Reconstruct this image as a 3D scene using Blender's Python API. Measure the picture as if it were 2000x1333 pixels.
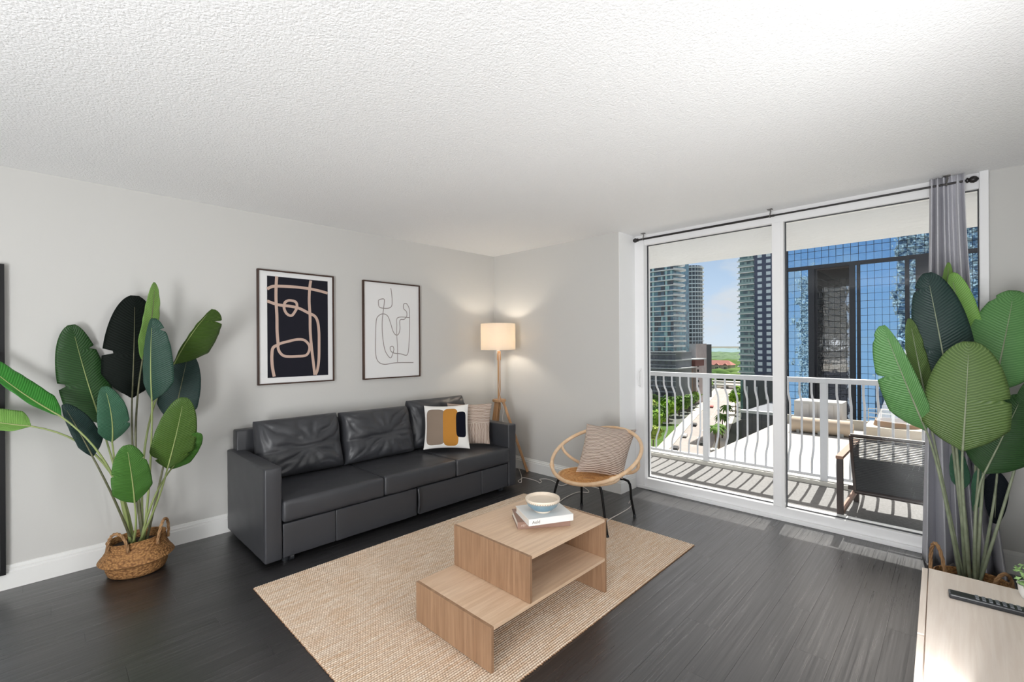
import bpy, bmesh, math, random
from mathutils import Vector, Matrix, noise
random.seed(7)
PI = math.pi
S = bpy.context.scene
for o in list(bpy.data.objects): bpy.data.objects.remove(o)
COL = S.collection

# ------------------------------------------------------------ camera
F, PSI, HY, CX, CH, RO = 893.02, .7708, 674.3, 3.938, 1.3904, -.0061
CAMP = Vector((CX, 0, CH))
R_ = Vector((math.cos(PSI), math.sin(PSI), 0)); V_ = Vector((-math.sin(PSI), math.cos(PSI), 0)); U_ = Vector((0, 0, 1))
cd = bpy.data.cameras.new('camera'); cam = bpy.data.objects.new('camera', cd); COL.objects.link(cam)
c_, s_ = math.cos(RO), math.sin(RO)
rx = R_*c_ + U_*s_; uy = U_*c_ - R_*s_; bz = -V_
cam.matrix_world = Matrix(((rx.x, uy.x, bz.x, CX), (rx.y, uy.y, bz.y, 0), (rx.z, uy.z, bz.z, CH), (0, 0, 0, 1)))
cd.sensor_width = 36; cd.lens = F/2000*36; cd.shift_y = (HY-666.5)/2000; cd.clip_end = 9000; cd.clip_start = .02
S.camera = cam
S.view_settings.view_transform = 'Standard'; S.view_settings.look = 'None'
S.view_settings.exposure = 0.0; S.view_settings.gamma = 1.0; S.view_settings.use_curve_mapping = False

def ray(px, py):
    X, Y = px-1000, py-666.5
    X, Y = X*math.cos(RO)+Y*math.sin(RO), -X*math.sin(RO)+Y*math.cos(RO)
    return R_*(X/F) + V_ - U_*((Y-(HY-666.5))/F)
def at(px, py, D): return CAMP + ray(px, py)*D                 # point at a depth measured off the photograph
def on(px, py, ax, val):
    d = ray(px, py); return CAMP + d*((val-CAMP[ax])/d[ax])     # point on a wall / floor / facade plane

def srgb(r, g=None, b=None):
    if g is None: g = b = r
    f = lambda c: (c/255/12.92) if c/255 <= .04045 else ((c/255+.055)/1.055)**2.4
    return (f(r), f(g), f(b), 1)

# ------------------------------------------------------------ sky
w = bpy.data.worlds.new('world'); S.world = w; w.use_nodes = True
N = w.node_tree.nodes; L = w.node_tree.links; N.clear()
def nd(N, t, **k):
    n = N.new(t)
    for a, b in k.items(): setattr(n, a, b)
    return n
out = nd(N, 'ShaderNodeOutputWorld'); bg = nd(N, 'ShaderNodeBackground'); L.new(bg.outputs[0], out.inputs[0])
tc = nd(N, 'ShaderNodeTexCoord')
sk = nd(N, 'ShaderNodeTexSky'); sk.sky_type = 'NISHITA'; sk.sun_disc = False; sk.sun_elevation = math.radians(52.9); sk.sun_rotation = math.radians(-4)
sk.dust_density = 9; sk.ozone_density = 3.0; sk.air_density = 1.2; sk.altitude = 0
sep = nd(N, 'ShaderNodeSeparateXYZ'); L.new(tc.outputs['Generated'], sep.inputs[0])      # pale humid haze near the horizon, all around
SKS = .105
crr = nd(N, 'ShaderNodeValToRGB'); L.new(sep.outputs[2], crr.inputs[0]); e = crr.color_ramp.elements; e[0].position = 0; e[0].color = srgb(224, 238, 252); e[1].position = .2; e[1].color = srgb(172, 206, 244)
sc_ = nd(N, 'ShaderNodeVectorMath', operation='SCALE'); L.new(crr.outputs[0], sc_.inputs[0]); sc_.inputs['Scale'].default_value = 1/SKS
fm_ = nd(N, 'ShaderNodeMapRange'); L.new(sep.outputs[2], fm_.inputs[0]); fm_.inputs[1].default_value = .1; fm_.inputs[2].default_value = .36; fm_.interpolation_type = 'SMOOTHSTEP'
hz = nd(N, 'ShaderNodeMix', data_type='RGBA', clamp_result=False); L.new(fm_.outputs[0], hz.inputs[0]); L.new(sc_.outputs[0], hz.inputs[6]); L.new(sk.outputs[0], hz.inputs[7])
mp = nd(N, 'ShaderNodeMapping'); mp.inputs['Scale'].default_value = (1, 1, 2.2); L.new(tc.outputs['Generated'], mp.inputs[0])
nz = nd(N, 'ShaderNodeTexNoise'); nz.inputs['Scale'].default_value = 5.2; nz.inputs['Detail'].default_value = 9; nz.inputs['Roughness'].default_value = .55
L.new(mp.outputs[0], nz.inputs['Vector'])
cm = nd(N, 'ShaderNodeValToRGB'); cm.color_ramp.elements[0].position = .47; cm.color_ramp.elements[1].position = .62; L.new(nz.outputs[0], cm.inputs[0])
mul = nd(N, 'ShaderNodeMath', operation='MULTIPLY'); L.new(cm.outputs[0], mul.inputs[0]); mul.inputs[1].default_value = .8
mx = nd(N, 'ShaderNodeMix', data_type='RGBA', clamp_result=False); L.new(mul.outputs[0], mx.inputs[0]); L.new(hz.outputs[2], mx.inputs[6]); mx.inputs[7].default_value = (7.6, 7.7, 7.9, 1)
L.new(mx.outputs[2], bg.inputs[0]); bg.inputs[1].default_value = SKS

# ------------------------------------------------------------ sun, and unseen fill lights added to brighten the room
sd = bpy.data.lights.new('sun', 'SUN'); sd.energy = 9.5; sd.angle = .006; sd.color = (1, .96, .9)
so = bpy.data.objects.new('sun', sd); COL.objects.link(so)
so.rotation_euler = Vector((.055, -.787, -1.04)).to_track_quat('-Z', 'Y').to_euler()
def area(name, loc, target, sx, sy, power, col=(1, 1, 1)):
    l = bpy.data.lights.new(name, 'AREA'); l.shape = 'RECTANGLE'; l.size = sx; l.size_y = sy; l.energy = power; l.color = col
    o = bpy.data.objects.new(name, l); COL.objects.link(o); o.location = loc
    o.rotation_euler = (Vector(target)-Vector(loc)).to_track_quat('-Z', 'Y').to_euler(); return o
area('fill_light_up', (3.6, -2.1, .8), (2.5, .2, 2.44), 1.0, 1.8, 120, (.98, .99, 1))  # added fill behind the camera, bounces off the ceiling
area('fill_light_side', (4.27, 1.6, 1.72), (3.27, 1.8, 1.98), .12, 2.8, 28, (.98, .99, 1))  # added strip without a fixture, lifts the window side and ceiling
area('fill_light_low', (4.16, .9, .62), (3.6, 1.75, 1.62), .22, 1.1, 11, (.98, .99, 1))  # added fill over the console, out of view, lifts the ceiling

# ------------------------------------------------------------ materials
MATS = {}
def mat(name, col, rough=.5, metal=0, spec=.5, bump=None, bs=.2, bd=.01, var=None, extra=None):
    """col sRGB tuple; bump = ('noise'|'voronoi'|'wave', scale); var = (scale, col2, amount)"""
    if name in MATS: return MATS[name]
    m = bpy.data.materials.new(name); m.use_nodes = True; N = m.node_tree.nodes; L = m.node_tree.links
    p = N['Principled BSDF']; p.inputs['Base Color'].default_value = srgb(*col); p.inputs['Roughness'].default_value = rough
    p.inputs['Metallic'].default_value = metal; p.inputs['Specular IOR Level'].default_value = spec
    tc = nd(N, 'ShaderNodeTexCoord')
    if var:
        n = nd(N, 'ShaderNodeTexNoise'); n.inputs['Scale'].default_value = var[0]; n.inputs['Detail'].default_value = 6
        L.new(tc.outputs['Object'], n.inputs['Vector'])
        r = nd(N, 'ShaderNodeValToRGB'); r.color_ramp.elements[0].position = .35; r.color_ramp.elements[1].position = .65
        r.color_ramp.elements[0].color = srgb(*col); r.color_ramp.elements[1].color = srgb(*var[1]); L.new(n.outputs[0], r.inputs[0])
        L.new(r.outputs[0], p.inputs['Base Color'])
    if bump:
        if bump[0] == 'noise': n = nd(N, 'ShaderNodeTexNoise'); n.inputs['Detail'].default_value = 4
        elif bump[0] == 'voronoi': n = nd(N, 'ShaderNodeTexVoronoi')
        else: n = nd(N, 'ShaderNodeTexWave')
        n.inputs['Scale'].default_value = bump[1]; L.new(tc.outputs['Object'], n.inputs['Vector'])
        b = nd(N, 'ShaderNodeBump'); b.inputs['Strength'].default_value = bs; b.inputs['Distance'].default_value = bd
        L.new(n.outputs[0], b.inputs['Height']); L.new(b.outputs[0], p.inputs['Normal'])
    if extra: extra(m, N, L, p, tc)
    MATS[name] = m; return m

def grain(axis, c1, c2, c3, fine=60, wmul=9, random_shift=True, rough=None, bumpd=.001, world=False, obvar=0):
    """wood grain: noise stretched along one axis"""
    def f(m, N, L, p, tc):
        src = tc.outputs['Object']
        if world: g = nd(N, 'ShaderNodeNewGeometry'); src = g.outputs['Position']
        oi = nd(N, 'ShaderNodeObjectInfo'); mu = nd(N, 'ShaderNodeMath', operation='MULTIPLY'); L.new(oi.outputs['Random'], mu.inputs[0]); mu.inputs[1].default_value = 37
        cx = nd(N, 'ShaderNodeCombineXYZ')
        for i in range(3): L.new(mu.outputs[0], cx.inputs[i])
        ad = nd(N, 'ShaderNodeVectorMath', operation='ADD'); L.new(src, ad.inputs[0]); L.new(cx.outputs[0], ad.inputs[1])
        def noi(sc, st, det):
            mp = nd(N, 'ShaderNodeMapping'); s = [sc]*3; s[axis] = sc/st; mp.inputs['Scale'].default_value = s
            L.new(ad.outputs[0], mp.inputs[0]); n = nd(N, 'ShaderNodeTexNoise'); n.inputs['Scale'].default_value = 1; n.inputs['Detail'].default_value = det
            n.inputs['Distortion'].default_value = .4; n.inputs['Roughness'].default_value = .6
            L.new(mp.outputs[0], n.inputs['Vector']); return n
        a = noi(wmul, 24 if world else 9, 5); b = noi(fine, 80 if world else 22, 5)
        r = nd(N, 'ShaderNodeValToRGB'); L.new(a.outputs[0], r.inputs[0]); r.color_ramp.elements[0].position = .3; r.color_ramp.elements[1].position = .7
        r.color_ramp.elements[0].color = srgb(*c1); r.color_ramp.elements[1].color = srgb(*c2)
        r2 = nd(N, 'ShaderNodeValToRGB'); L.new(b.outputs[0], r2.inputs[0]); r2.color_ramp.elements[0].position = .38; r2.color_ramp.elements[1].position = .62
        r2.color_ramp.elements[0].color = (1, 1, 1, 1); r2.color_ramp.elements[1].color = (0, 0, 0, 1)
        mm = nd(N, 'ShaderNodeMath', operation='MULTIPLY'); L.new(r2.outputs[0], mm.inputs[0]); mm.inputs[1].default_value = .55
        mx = nd(N, 'ShaderNodeMix', data_type='RGBA'); L.new(mm.outputs[0], mx.inputs[0]); L.new(r.outputs[0], mx.inputs[6]); mx.inputs[7].default_value = srgb(*c3)
        col = mx.outputs[2]
        if world: p.inputs['IOR'].default_value = 1.68
        if obvar:
            hs = nd(N, 'ShaderNodeHueSaturation'); mr = nd(N, 'ShaderNodeMapRange'); L.new(oi.outputs['Random'], mr.inputs[0])
            mr.inputs[3].default_value = 1-obvar; mr.inputs[4].default_value = 1+obvar; L.new(mr.outputs[0], hs.inputs['Value']); L.new(col, hs.inputs['Color']); col = hs.outputs[0]
        L.new(col, p.inputs['Base Color'])
        if rough:
            mr = nd(N, 'ShaderNodeMapRange'); L.new(b.outputs[0], mr.inputs[0]); mr.inputs[1].default_value = .3; mr.inputs[2].default_value = .7
            mr.inputs[3].default_value = rough[0]; mr.inputs[4].default_value = rough[1]; L.new(mr.outputs[0], p.inputs['Roughness'])
        bp = nd(N, 'ShaderNodeBump'); bp.inputs['Strength'].default_value = .35; bp.inputs['Distance'].default_value = bumpd
        L.new(b.outputs[0], bp.inputs['Height']); L.new(bp.outputs[0], p.inputs['Normal'])
    return f

M_wall = mat('wall_paint', (207, 206, 203), .85, spec=.2, bump=('noise', 90), bs=.05, bd=.002)
M_trim = mat('white_trim', (236, 236, 234), .45, bump=('noise', 30), bs=.03, bd=.001)
M_jamb = mat('white_reveal', (252, 252, 252), .6)
def ceil_x(m, N, L, p, tc):
    a = nd(N, 'ShaderNodeTexNoise'); a.inputs['Scale'].default_value = 75; a.inputs['Detail'].default_value = 3; a.inputs['Distortion'].default_value = 1.2
    b = nd(N, 'ShaderNodeTexVoronoi'); b.inputs['Scale'].default_value = 95
    L.new(tc.outputs['Object'], a.inputs['Vector']); L.new(tc.outputs['Object'], b.inputs['Vector'])
    s = nd(N, 'ShaderNodeMath', operation='SUBTRACT'); L.new(a.outputs[0], s.inputs[0]); m2 = nd(N, 'ShaderNodeMath', operation='MULTIPLY'); m2.inputs[1].default_value = .45
    L.new(b.outputs[0], m2.inputs[0]); L.new(m2.outputs[0], s.inputs[1])
    bp = nd(N, 'ShaderNodeBump'); bp.inputs['Strength'].default_value = .42; bp.inputs['Distance'].default_value = .011
    L.new(s.outputs[0], bp.inputs['Height']); L.new(bp.outputs[0], p.inputs['Normal'])
M_ceil = mat('popcorn_ceiling', (250, 250, 250), .95, spec=.1, extra=ceil_x)
M_floor = mat('dark_plank', (40, 39, 40), .35, spec=1.0, extra=grain(1, (15, 15, 16), (32, 31, 32), (58, 56, 58), fine=110, wmul=14, world=True, rough=(.24, .42), bumpd=.0005, obvar=.16))
M_floorb = mat('floor_joint', (26, 26, 26), .5)
M_oak = mat('oak_lit_top', (196, 160, 128), .5, extra=grain(1, (216, 186, 156), (228, 202, 176), (196, 162, 132), rough=(.42, .58)))  # upward faces coloured lighter to stand in for light from above
M_oakv = mat('oak_shaded_upright', (170, 130, 100), .5, extra=grain(2, (150, 116, 88), (172, 138, 108), (126, 94, 70), rough=(.45, .6)))  # same oak coloured darker, shade of the upright faces
M_pale = mat('pale_oak', (216, 200, 186), .45, extra=grain(1, (228, 216, 206), (238, 226, 214), (218, 202, 188), rough=(.5, .65)))
M_lampw = mat('lamp_wood', (196, 150, 106), .5, extra=grain(2, (192, 146, 102), (206, 164, 120), (172, 124, 84)))
M_walnut = mat('walnut_frame', (66, 44, 34), .45, extra=grain(2, (58, 38, 30), (80, 54, 42), (44, 28, 22)))
def leather_x(m, N, L, p, tc):
    a = nd(N, 'ShaderNodeTexVoronoi'); a.inputs['Scale'].default_value = 420
    b = nd(N, 'ShaderNodeTexNoise'); b.inputs['Scale'].default_value = 6; b.inputs['Detail'].default_value = 2; b.inputs['Distortion'].default_value = .6
    L.new(tc.outputs['Object'], a.inputs['Vector']); L.new(tc.outputs['Object'], b.inputs['Vector'])
    b1 = nd(N, 'ShaderNodeBump'); b1.inputs['Strength'].default_value = .12; b1.inputs['Distance'].default_value = .001; L.new(a.outputs[0], b1.inputs['Height'])
    b2 = nd(N, 'ShaderNodeBump'); b2.inputs['Strength'].default_value = .22; b2.inputs['Distance'].default_value = .005; L.new(b.outputs[0], b2.inputs['Height']); L.new(b1.outputs[0], b2.inputs['Normal'])
    L.new(b2.outputs[0], p.inputs['Normal'])
M_leather = mat('black_leather', (58, 59, 63), .4, spec=.5, extra=leather_x)
M_black = mat('black_metal', (18, 18, 20), .45, spec=.3)
M_blackp = mat('black_plastic', (40, 42, 46), .3)
M_grey = mat('grey_button', (120, 124, 130), .35)
M_paper = mat('print_paper', (232, 232, 232), .8, spec=.1)
M_pblack = mat('print_black', (36, 36, 44), .8, spec=.1)
M_ptan = mat('print_tan', (200, 174, 160), .8, spec=.1)
M_pline = mat('print_grey_line', (156, 148, 146), .8, spec=.1)
M_mirror = mat('mirror_glass', (200, 205, 208), .04, metal=1)
M_bronze = mat('dark_bronze', (58, 56, 56), .4, metal=.6)
M_alu = mat('white_aluminium', (246, 246, 247), .4)
M_curt = mat('grey_curtain', (204, 204, 210), .9, spec=.1, bump=('noise', 500), bs=.3, bd=.001, var=(260, (194, 194, 201), 1))
M_ratt = mat('rattan', (234, 204, 170), .45, bump=('noise', 40), bs=.2, bd=.002, var=(22, (222, 186, 148), 1))
M_seat = mat('woven_cane', (222, 168, 108), .6, var=(60, (204, 146, 88), 1), bump=('voronoi', 160), bs=.5, bd=.003)
def bask_x(m, N, L, p, tc):
    mp = nd(N, 'ShaderNodeMapping'); mp.inputs['Scale'].default_value = (62, 62, 95); L.new(tc.outputs['Object'], mp.inputs[0])
    b = nd(N, 'ShaderNodeTexVoronoi'); b.inputs['Scale'].default_value = 1.2; L.new(mp.outputs[0], b.inputs['Vector'])
    r = nd(N, 'ShaderNodeValToRGB'); L.new(b.outputs[0], r.inputs[0]); r.color_ramp.elements[0].color = srgb(196, 146, 90); r.color_ramp.elements[1].color = srgb(120, 80, 44); r.color_ramp.elements[1].position = .8
    L.new(r.outputs[0], p.inputs['Base Color'])
    bp = nd(N, 'ShaderNodeBump'); bp.invert = True; bp.inputs['Strength'].default_value = .9; bp.inputs['Distance'].default_value = .006; L.new(b.outputs[0], bp.inputs['Height']); L.new(bp.outputs[0], p.inputs['Normal'])
M_bask = mat('seagrass', (176, 128, 78), .75, extra=bask_x)
M_rope = mat('seagrass_rope', (176, 138, 98), .8, bump=('noise', 200), bs=.4, bd=.002, var=(40, (140, 104, 70), 1))
M_soil = mat('dark_foam', (44, 34, 28), .9)
M_white = mat('white_cotton', (236, 234, 230), .9, spec=.1, bump=('noise', 300), bs=.2, bd=.001)
def shade_x(m, N, L, p, tc):
    o = [n for n in N if n.type == 'OUTPUT_MATERIAL'][0]
    tr = nd(N, 'ShaderNodeBsdfTranslucent'); tr.inputs[0].default_value = srgb(255, 244, 228); mx = nd(N, 'ShaderNodeMixShader'); mx.inputs[0].default_value = .42
    L.new(p.outputs[0], mx.inputs[1]); L.new(tr.outputs[0], mx.inputs[2]); L.new(mx.outputs[0], o.inputs[0])
M_shade = mat('linen_shade', (236, 230, 222), .9, spec=.1, extra=shade_x)
def glass_mat(name, tint, fac):
    m = bpy.data.materials.new(name); m.use_nodes = True; N = m.node_tree.nodes; L = m.node_tree.links; N.clear()
    o = nd(N, 'ShaderNodeOutputMaterial'); t = nd(N, 'ShaderNodeBsdfTransparent'); t.inputs[0].default_value = tint; g = nd(N, 'ShaderNodeBsdfGlossy'); g.inputs['Roughness'].default_value = .0
    fr = nd(N, 'ShaderNodeFresnel'); fr.inputs[0].default_value = 1.35; mu = nd(N, 'ShaderNodeMath', operation='MULTIPLY'); mu.inputs[1].default_value = fac; L.new(fr.outputs[0], mu.inputs[0])
    mx = nd(N, 'ShaderNodeMixShader'); L.new(mu.outputs[0], mx.inputs[0]); L.new(t.outputs[0], mx.inputs[1]); L.new(g.outputs[0], mx.inputs[2]); L.new(mx.outputs[0], o.inputs[0]); return m
M_glass = glass_mat('window_glass', (.96, .97, .97, 1), .7)
def leafmat(name, c1, c2, rough=.42):
    def f(m, N, L, p, tc):
        uv = nd(N, 'ShaderNodeUVMap'); sp = nd(N, 'ShaderNodeSeparateXYZ'); L.new(uv.outputs[0], sp.inputs[0])
        ab = nd(N, 'ShaderNodeMath', operation='ABSOLUTE'); L.new(sp.outputs[0], ab.inputs[0])
        m1 = nd(N, 'ShaderNodeMath', operation='MULTIPLY'); L.new(ab.outputs[0], m1.inputs[0]); m1.inputs[1].default_value = -.10
        a1 = nd(N, 'ShaderNodeMath', operation='ADD'); L.new(sp.outputs[1], a1.inputs[0]); L.new(m1.outputs[0], a1.inputs[1])
        nz = nd(N, 'ShaderNodeTexNoise'); nz.inputs['Scale'].default_value = 6; L.new(uv.outputs[0], nz.inputs['Vector'])
        m3 = nd(N, 'ShaderNodeMath', operation='MULTIPLY_ADD'); L.new(nz.outputs[0], m3.inputs[0]); m3.inputs[1].default_value = .010; L.new(a1.outputs[0], m3.inputs[2])
        m2 = nd(N, 'ShaderNodeMath', operation='MULTIPLY'); L.new(m3.outputs[0], m2.inputs[0]); m2.inputs[1].default_value = 2*PI*40
        sn = nd(N, 'ShaderNodeMath', operation='SINE'); L.new(m2.outputs[0], sn.inputs[0])
        mr = nd(N, 'ShaderNodeMapRange'); L.new(sn.outputs[0], mr.inputs[0]); mr.inputs[1].default_value = -1
        r = nd(N, 'ShaderNodeValToRGB'); L.new(mr.outputs[0], r.inputs[0]); r.color_ramp.elements[0].color = srgb(*c1); r.color_ramp.elements[1].color = srgb(*c2); r.color_ramp.elements[0].position = .45
        L.new(r.outputs[0], p.inputs['Base Color'])
        bp = nd(N, 'ShaderNodeBump'); bp.inputs['Strength'].default_value = .5; bp.inputs['Distance'].default_value = .003; L.new(mr.outputs[0], bp.inputs['Height']); L.new(bp.outputs[0], p.inputs['Normal'])
    return mat(name, c1, rough, spec=.12 if rough > .45 else .28, extra=f)

# ------------------------------------------------------------ mesh helpers
class MB:
    def __init__(s): s.v = []; s.f = []; s.uv = {}
    def add(s, vs, fs):
        k = len(s.v); s.v += [tuple(v) for v in vs]; s.f += [tuple(i+k for i in f) for f in fs]; return s
    def box(s, x0, x1, y0, y1, z0, z1, M=None):
        vs = [Vector(p) for p in ((x0, y0, z0), (x1, y0, z0), (x1, y1, z0), (x0, y1, z0), (x0, y0, z1), (x1, y0, z1), (x1, y1, z1), (x0, y1, z1))]
        if M: vs = [M @ v for v in vs]
        return s.add(vs, [(3, 2, 1, 0), (4, 5, 6, 7), (0, 1, 5, 4), (1, 2, 6, 5), (2, 3, 7, 6), (3, 0, 4, 7)])
    def tube(s, pts, r, n=10, closed=False, cap=True):
        pts = [Vector(p) for p in pts]; m = len(pts); rs = r if isinstance(r, (list, tuple)) else [r]*m
        vs = []; up = None
        for i, p in enumerate(pts):
            a = pts[(i-1) % m] if (i > 0 or closed) else pts[i]; b = pts[(i+1) % m] if (i < m-1 or closed) else pts[i]
            t = (b-a).normalized()
            if up is None: up = t.orthogonal().normalized()
            up = (up - t*up.dot(t)); up = up.normalized() if up.length > 1e-6 else t.orthogonal().normalized()
            sd = t.cross(up)
            for k in range(n): an = 2*PI*k/n; vs.append(p + (up*math.cos(an)+sd*math.sin(an))*rs[i])
        fs = []
        for i in range(m if closed else m-1):
            j = (i+1) % m
            for k in range(n): q = (k+1) % n; fs.append((i*n+k, i*n+q, j*n+q, j*n+k))
        if cap and not closed: fs += [tuple(range(n))[::-1], tuple((m-1)*n+k for k in range(n))]
        return s.add(vs, fs)
    def bar(s, a, b, w, h, up=(0, 0, 1)):
        a = Vector(a); b = Vector(b); t = (b-a).normalized(); u = Vector(up); sd = t.cross(u)
        if sd.length < 1e-4: sd = t.orthogonal()
        sd.normalize(); u = sd.cross(t).normalized(); vs = []
        for p in (a, b):
            for i, j in ((-1, -1), (1, -1), (1, 1), (-1, 1)): vs.append(p+sd*i*w/2+u*j*h/2)
        return s.add(vs, [(3, 2, 1, 0), (4, 5, 6, 7), (0, 1, 5, 4), (1, 2, 6, 5), (2, 3, 7, 6), (3, 0, 4, 7)])
    def lathe(s, prof, c=(0, 0, 0), n=32, fn=None):
        vs = []; fs = []
        for i, (r, z) in enumerate(prof):
            for k in range(n):
                a = 2*PI*k/n; rr, zz = (r, z) if not fn else fn(r, z, a)
                vs.append((c[0]+rr*math.cos(a), c[1]+rr*math.sin(a), c[2]+zz))
        for i in range(len(prof)-1):
            for k in range(n): q = (k+1) % n; fs.append((i*n+k, i*n+q, (i+1)*n+q, (i+1)*n+k))
        if prof[0][0] > 1e-5: fs.append(tuple(range(n))[::-1])
        if prof[-1][0] > 1e-5 and prof[-1][1] is not None: pass
        return s.add(vs, fs)
    def prism(s, poly, z0, z1):
        n = len(poly); vs = [(p[0], p[1], z0) for p in poly]+[(p[0], p[1], z1) for p in poly]
        fs = [tuple(range(n))[::-1], tuple(range(n, 2*n))]+[(i, (i+1) % n, n+(i+1) % n, n+i) for i in range(n)]
        return s.add(vs, fs)
    def mesh(s, name, m, smooth=None, bevel=0, seg=2):
        me = bpy.data.meshes.new(name); me.from_pydata(s.v, [], s.f)
        if bevel or smooth is not None:
            bm = bmesh.new(); bm.from_mesh(me)
            if bevel: bmesh.ops.bevel(bm, geom=[e for e in bm.edges if e.calc_face_angle(0) > .6], offset=bevel, segments=seg, profile=.5, affect='EDGES', clamp_overlap=True)
            bmesh.ops.recalc_face_normals(bm, faces=bm.faces); bm.to_mesh(me); bm.free()
        if smooth is not None:
            for p in me.polygons: p.use_smooth = True
            if smooth < 180: me.set_sharp_from_angle(angle=math.radians(smooth))
        me.materials.append(m); return me
    def build(s, name, m, parent=None, smooth=None, bevel=0, seg=2):
        return link(name, s.mesh(name, m, smooth, bevel, seg), parent)
def link(name, me, parent=None, loc=None):
    o = bpy.data.objects.new(name, me); COL.objects.link(o)
    if parent:
        o.parent = parent; o.matrix_parent_inverse = parent_inv(parent)
    if loc is not None: o.location = loc
    return o
def parent_inv(p):
    m = Matrix.Identity(4); q = p
    m = p.matrix_basis.copy()
    if p.parent: m = p.parent.matrix_basis @ p.matrix_parent_inverse @ m if False else (world(p))
    return m.inverted()
def world(o):
    return (world(o.parent) @ o.matrix_parent_inverse if o.parent else Matrix.Identity(4)) @ o.matrix_basis
def tag(o, label=None, cat=None, group=None, kind=None):
    if label: o['label'] = label
    if cat: o['category'] = cat
    if group: o['group'] = group
    if kind: o['kind'] = kind
    return o
def thing(name, loc, label, cat, group=None, rz=0):
    o = bpy.data.objects.new(name, None); COL.objects.link(o); o.location = loc; o.rotation_euler = (0, 0, rz); o.empty_display_size = .1
    return tag(o, label, cat, group)
def struct(name, mb, m, label=None, cat='structure', **k):
    o = mb.build(name, m, None, **k); return tag(o, label, cat, None, 'structure')
def Bx(*a): return MB().box(*a)

# ------------------------------------------------------------ room shell
H = 2.44; YB = 3.751; YW = 4.067; XR = 1.691; XP = 4.085; XE = 4.32; YN = -3.0
fl = struct('floor', MB().box(-.15, XE+.15, YN, YB, -.12, -.004).box(XR, XE+.15, YB, YW+.1, -.12, -.004), M_floorb, 'dark grey wood plank floor of the living room', 'floor')
PWD, PLN = .148, 1.22; plank_cache = {}
i = 0; x = -.01
while x < XE:
    y = -1.3 - (i*.37 % PLN)
    while y < YW:
        y0 = max(y, -1.3); y1 = min(y+PLN, YW if x+PWD > XR+.07 else YB); x0 = max(x, 0); x1 = min(x+PWD, XE)
        if y1-y0 > .05 and x1-x0 > .02:
            k = (round(x1-x0, 3), round(y1-y0, 3))
            if k not in plank_cache:
                g = .0004; plank_cache[k] = MB().box(g, k[0]-g, g, k[1]-g, -.003, .0).mesh('plank', M_floor)
            link('plank', plank_cache[k], fl, (x0, y0, 0))
        y += PLN
    x += PWD; i += 1
struct('ceiling', Bx(-.15, XE+.15, YN, YW+.03, H, H+.16), M_ceil, 'white textured popcorn ceiling', 'ceiling')
wl = struct('wall_left', Bx(-.15, 0, YN, YB, 0, H), M_wall, 'light grey wall on the left behind the black sofa', 'wall')
struct('wall_back', MB().box(-.15, XR-.003, YB, YW+.14, 0, H), M_wall, 'grey wall behind the floor lamp and rattan chair', 'wall')
struct('wall_reveal', Bx(XR-.003, XR, YB, YW+.1, 0, H), M_jamb, 'white side face of the wall beside the window', 'wall')
struct('wall_window', MB().box(XP, XE+.15, YW-.012, YW+.3, 0, H), M_wall, 'light grey wall to the right of the window', 'wall')
struct('wall_right', Bx(XE, XE+.15, YN, YW, 0, H), M_wall, 'grey wall to the right, out of view', 'wall')
struct('wall_rear', Bx(-.15, XE+.15, YN-.15, YN, 0, H), M_wall, 'grey wall behind the camera', 'wall')
def baseboard(name, p0, p1, nrm, label):
    p0 = Vector(p0); p1 = Vector(p1); n = Vector(nrm); prof = [(0, 0), (.016, 0), (.016, .098), (.011, .101), (.011, .112), (.013, .114), (.007, .119), (.005, .134), (0, .136)]
    vs = []
    for p in (p0, p1):
        for d, z in prof: vs.append(p+n*d+Vector((0, 0, z)))
    k = len(prof); fs = [(i, i+1, k+i+1, k+i) for i in range(k-1)]+[tuple(range(k)), tuple(range(k, 2*k))[::-1]]
    return struct(name, MB().add(vs, fs), M_trim, label, 'baseboard', smooth=20)
baseboard('baseboard_left', (0, -1.6, 0), (0, YB, 0), (1, 0, 0), 'tall white baseboard along the sofa wall')
baseboard('baseboard_back', (0.016, YB, 0), (XR+.016, YB, 0), (0, -1, 0), 'tall white baseboard behind the rattan chair')
baseboard('baseboard_reveal', (XR, YB-.0, 0), (XR, YW-.05, 0), (1, 0, 0), 'white baseboard on the short return beside the window')
baseboard('baseboard_right', (XP+.004, YW-.012, 0), (XE, YW-.012, 0), (0, -1, 0), 'white baseboard right of the window')

# ------------------------------------------------------------ window wall
GB, GT = .1, 2.348; XL, XM0, XM1, XG = 1.787, 2.889, 2.972, 4.044
wn = MB()
wn.box(XR, XL, YW-.03, YW+.10, .0, H).box(XG, XP, YW-.05, YW+.10, .0, H)
wf = struct('window_1', wn, M_alu, 'large white framed sliding glass doors to the balcony', 'window', bevel=.003)
Bx(XR, XP, YW-.005, YW+.10, GT, GT+.055).build('head_rail', M_alu, wf, bevel=.003)
Bx(XR, XP, YW-.02, YW+.10, GT+.058, H).build('header_panel', M_alu, wf)
MB().box(XR, XP, YW-.035, YW+.12, 0, .03).box(XR, XP, YW-.012, YW+.12, .03, GB).build('sill_rail', M_alu, wf, bevel=.003)
MB().box(XM0, XM1-.02, YW-.015, YW+.07, GB, GT).build('mullion', M_alu, wf, bevel=.003)
MB().box(XM1-.019, XM1, YW-.02, YW+.05, GB, GT).build('interlock_strip', mat('bright_strip', (246, 246, 246), .3), wf)
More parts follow.
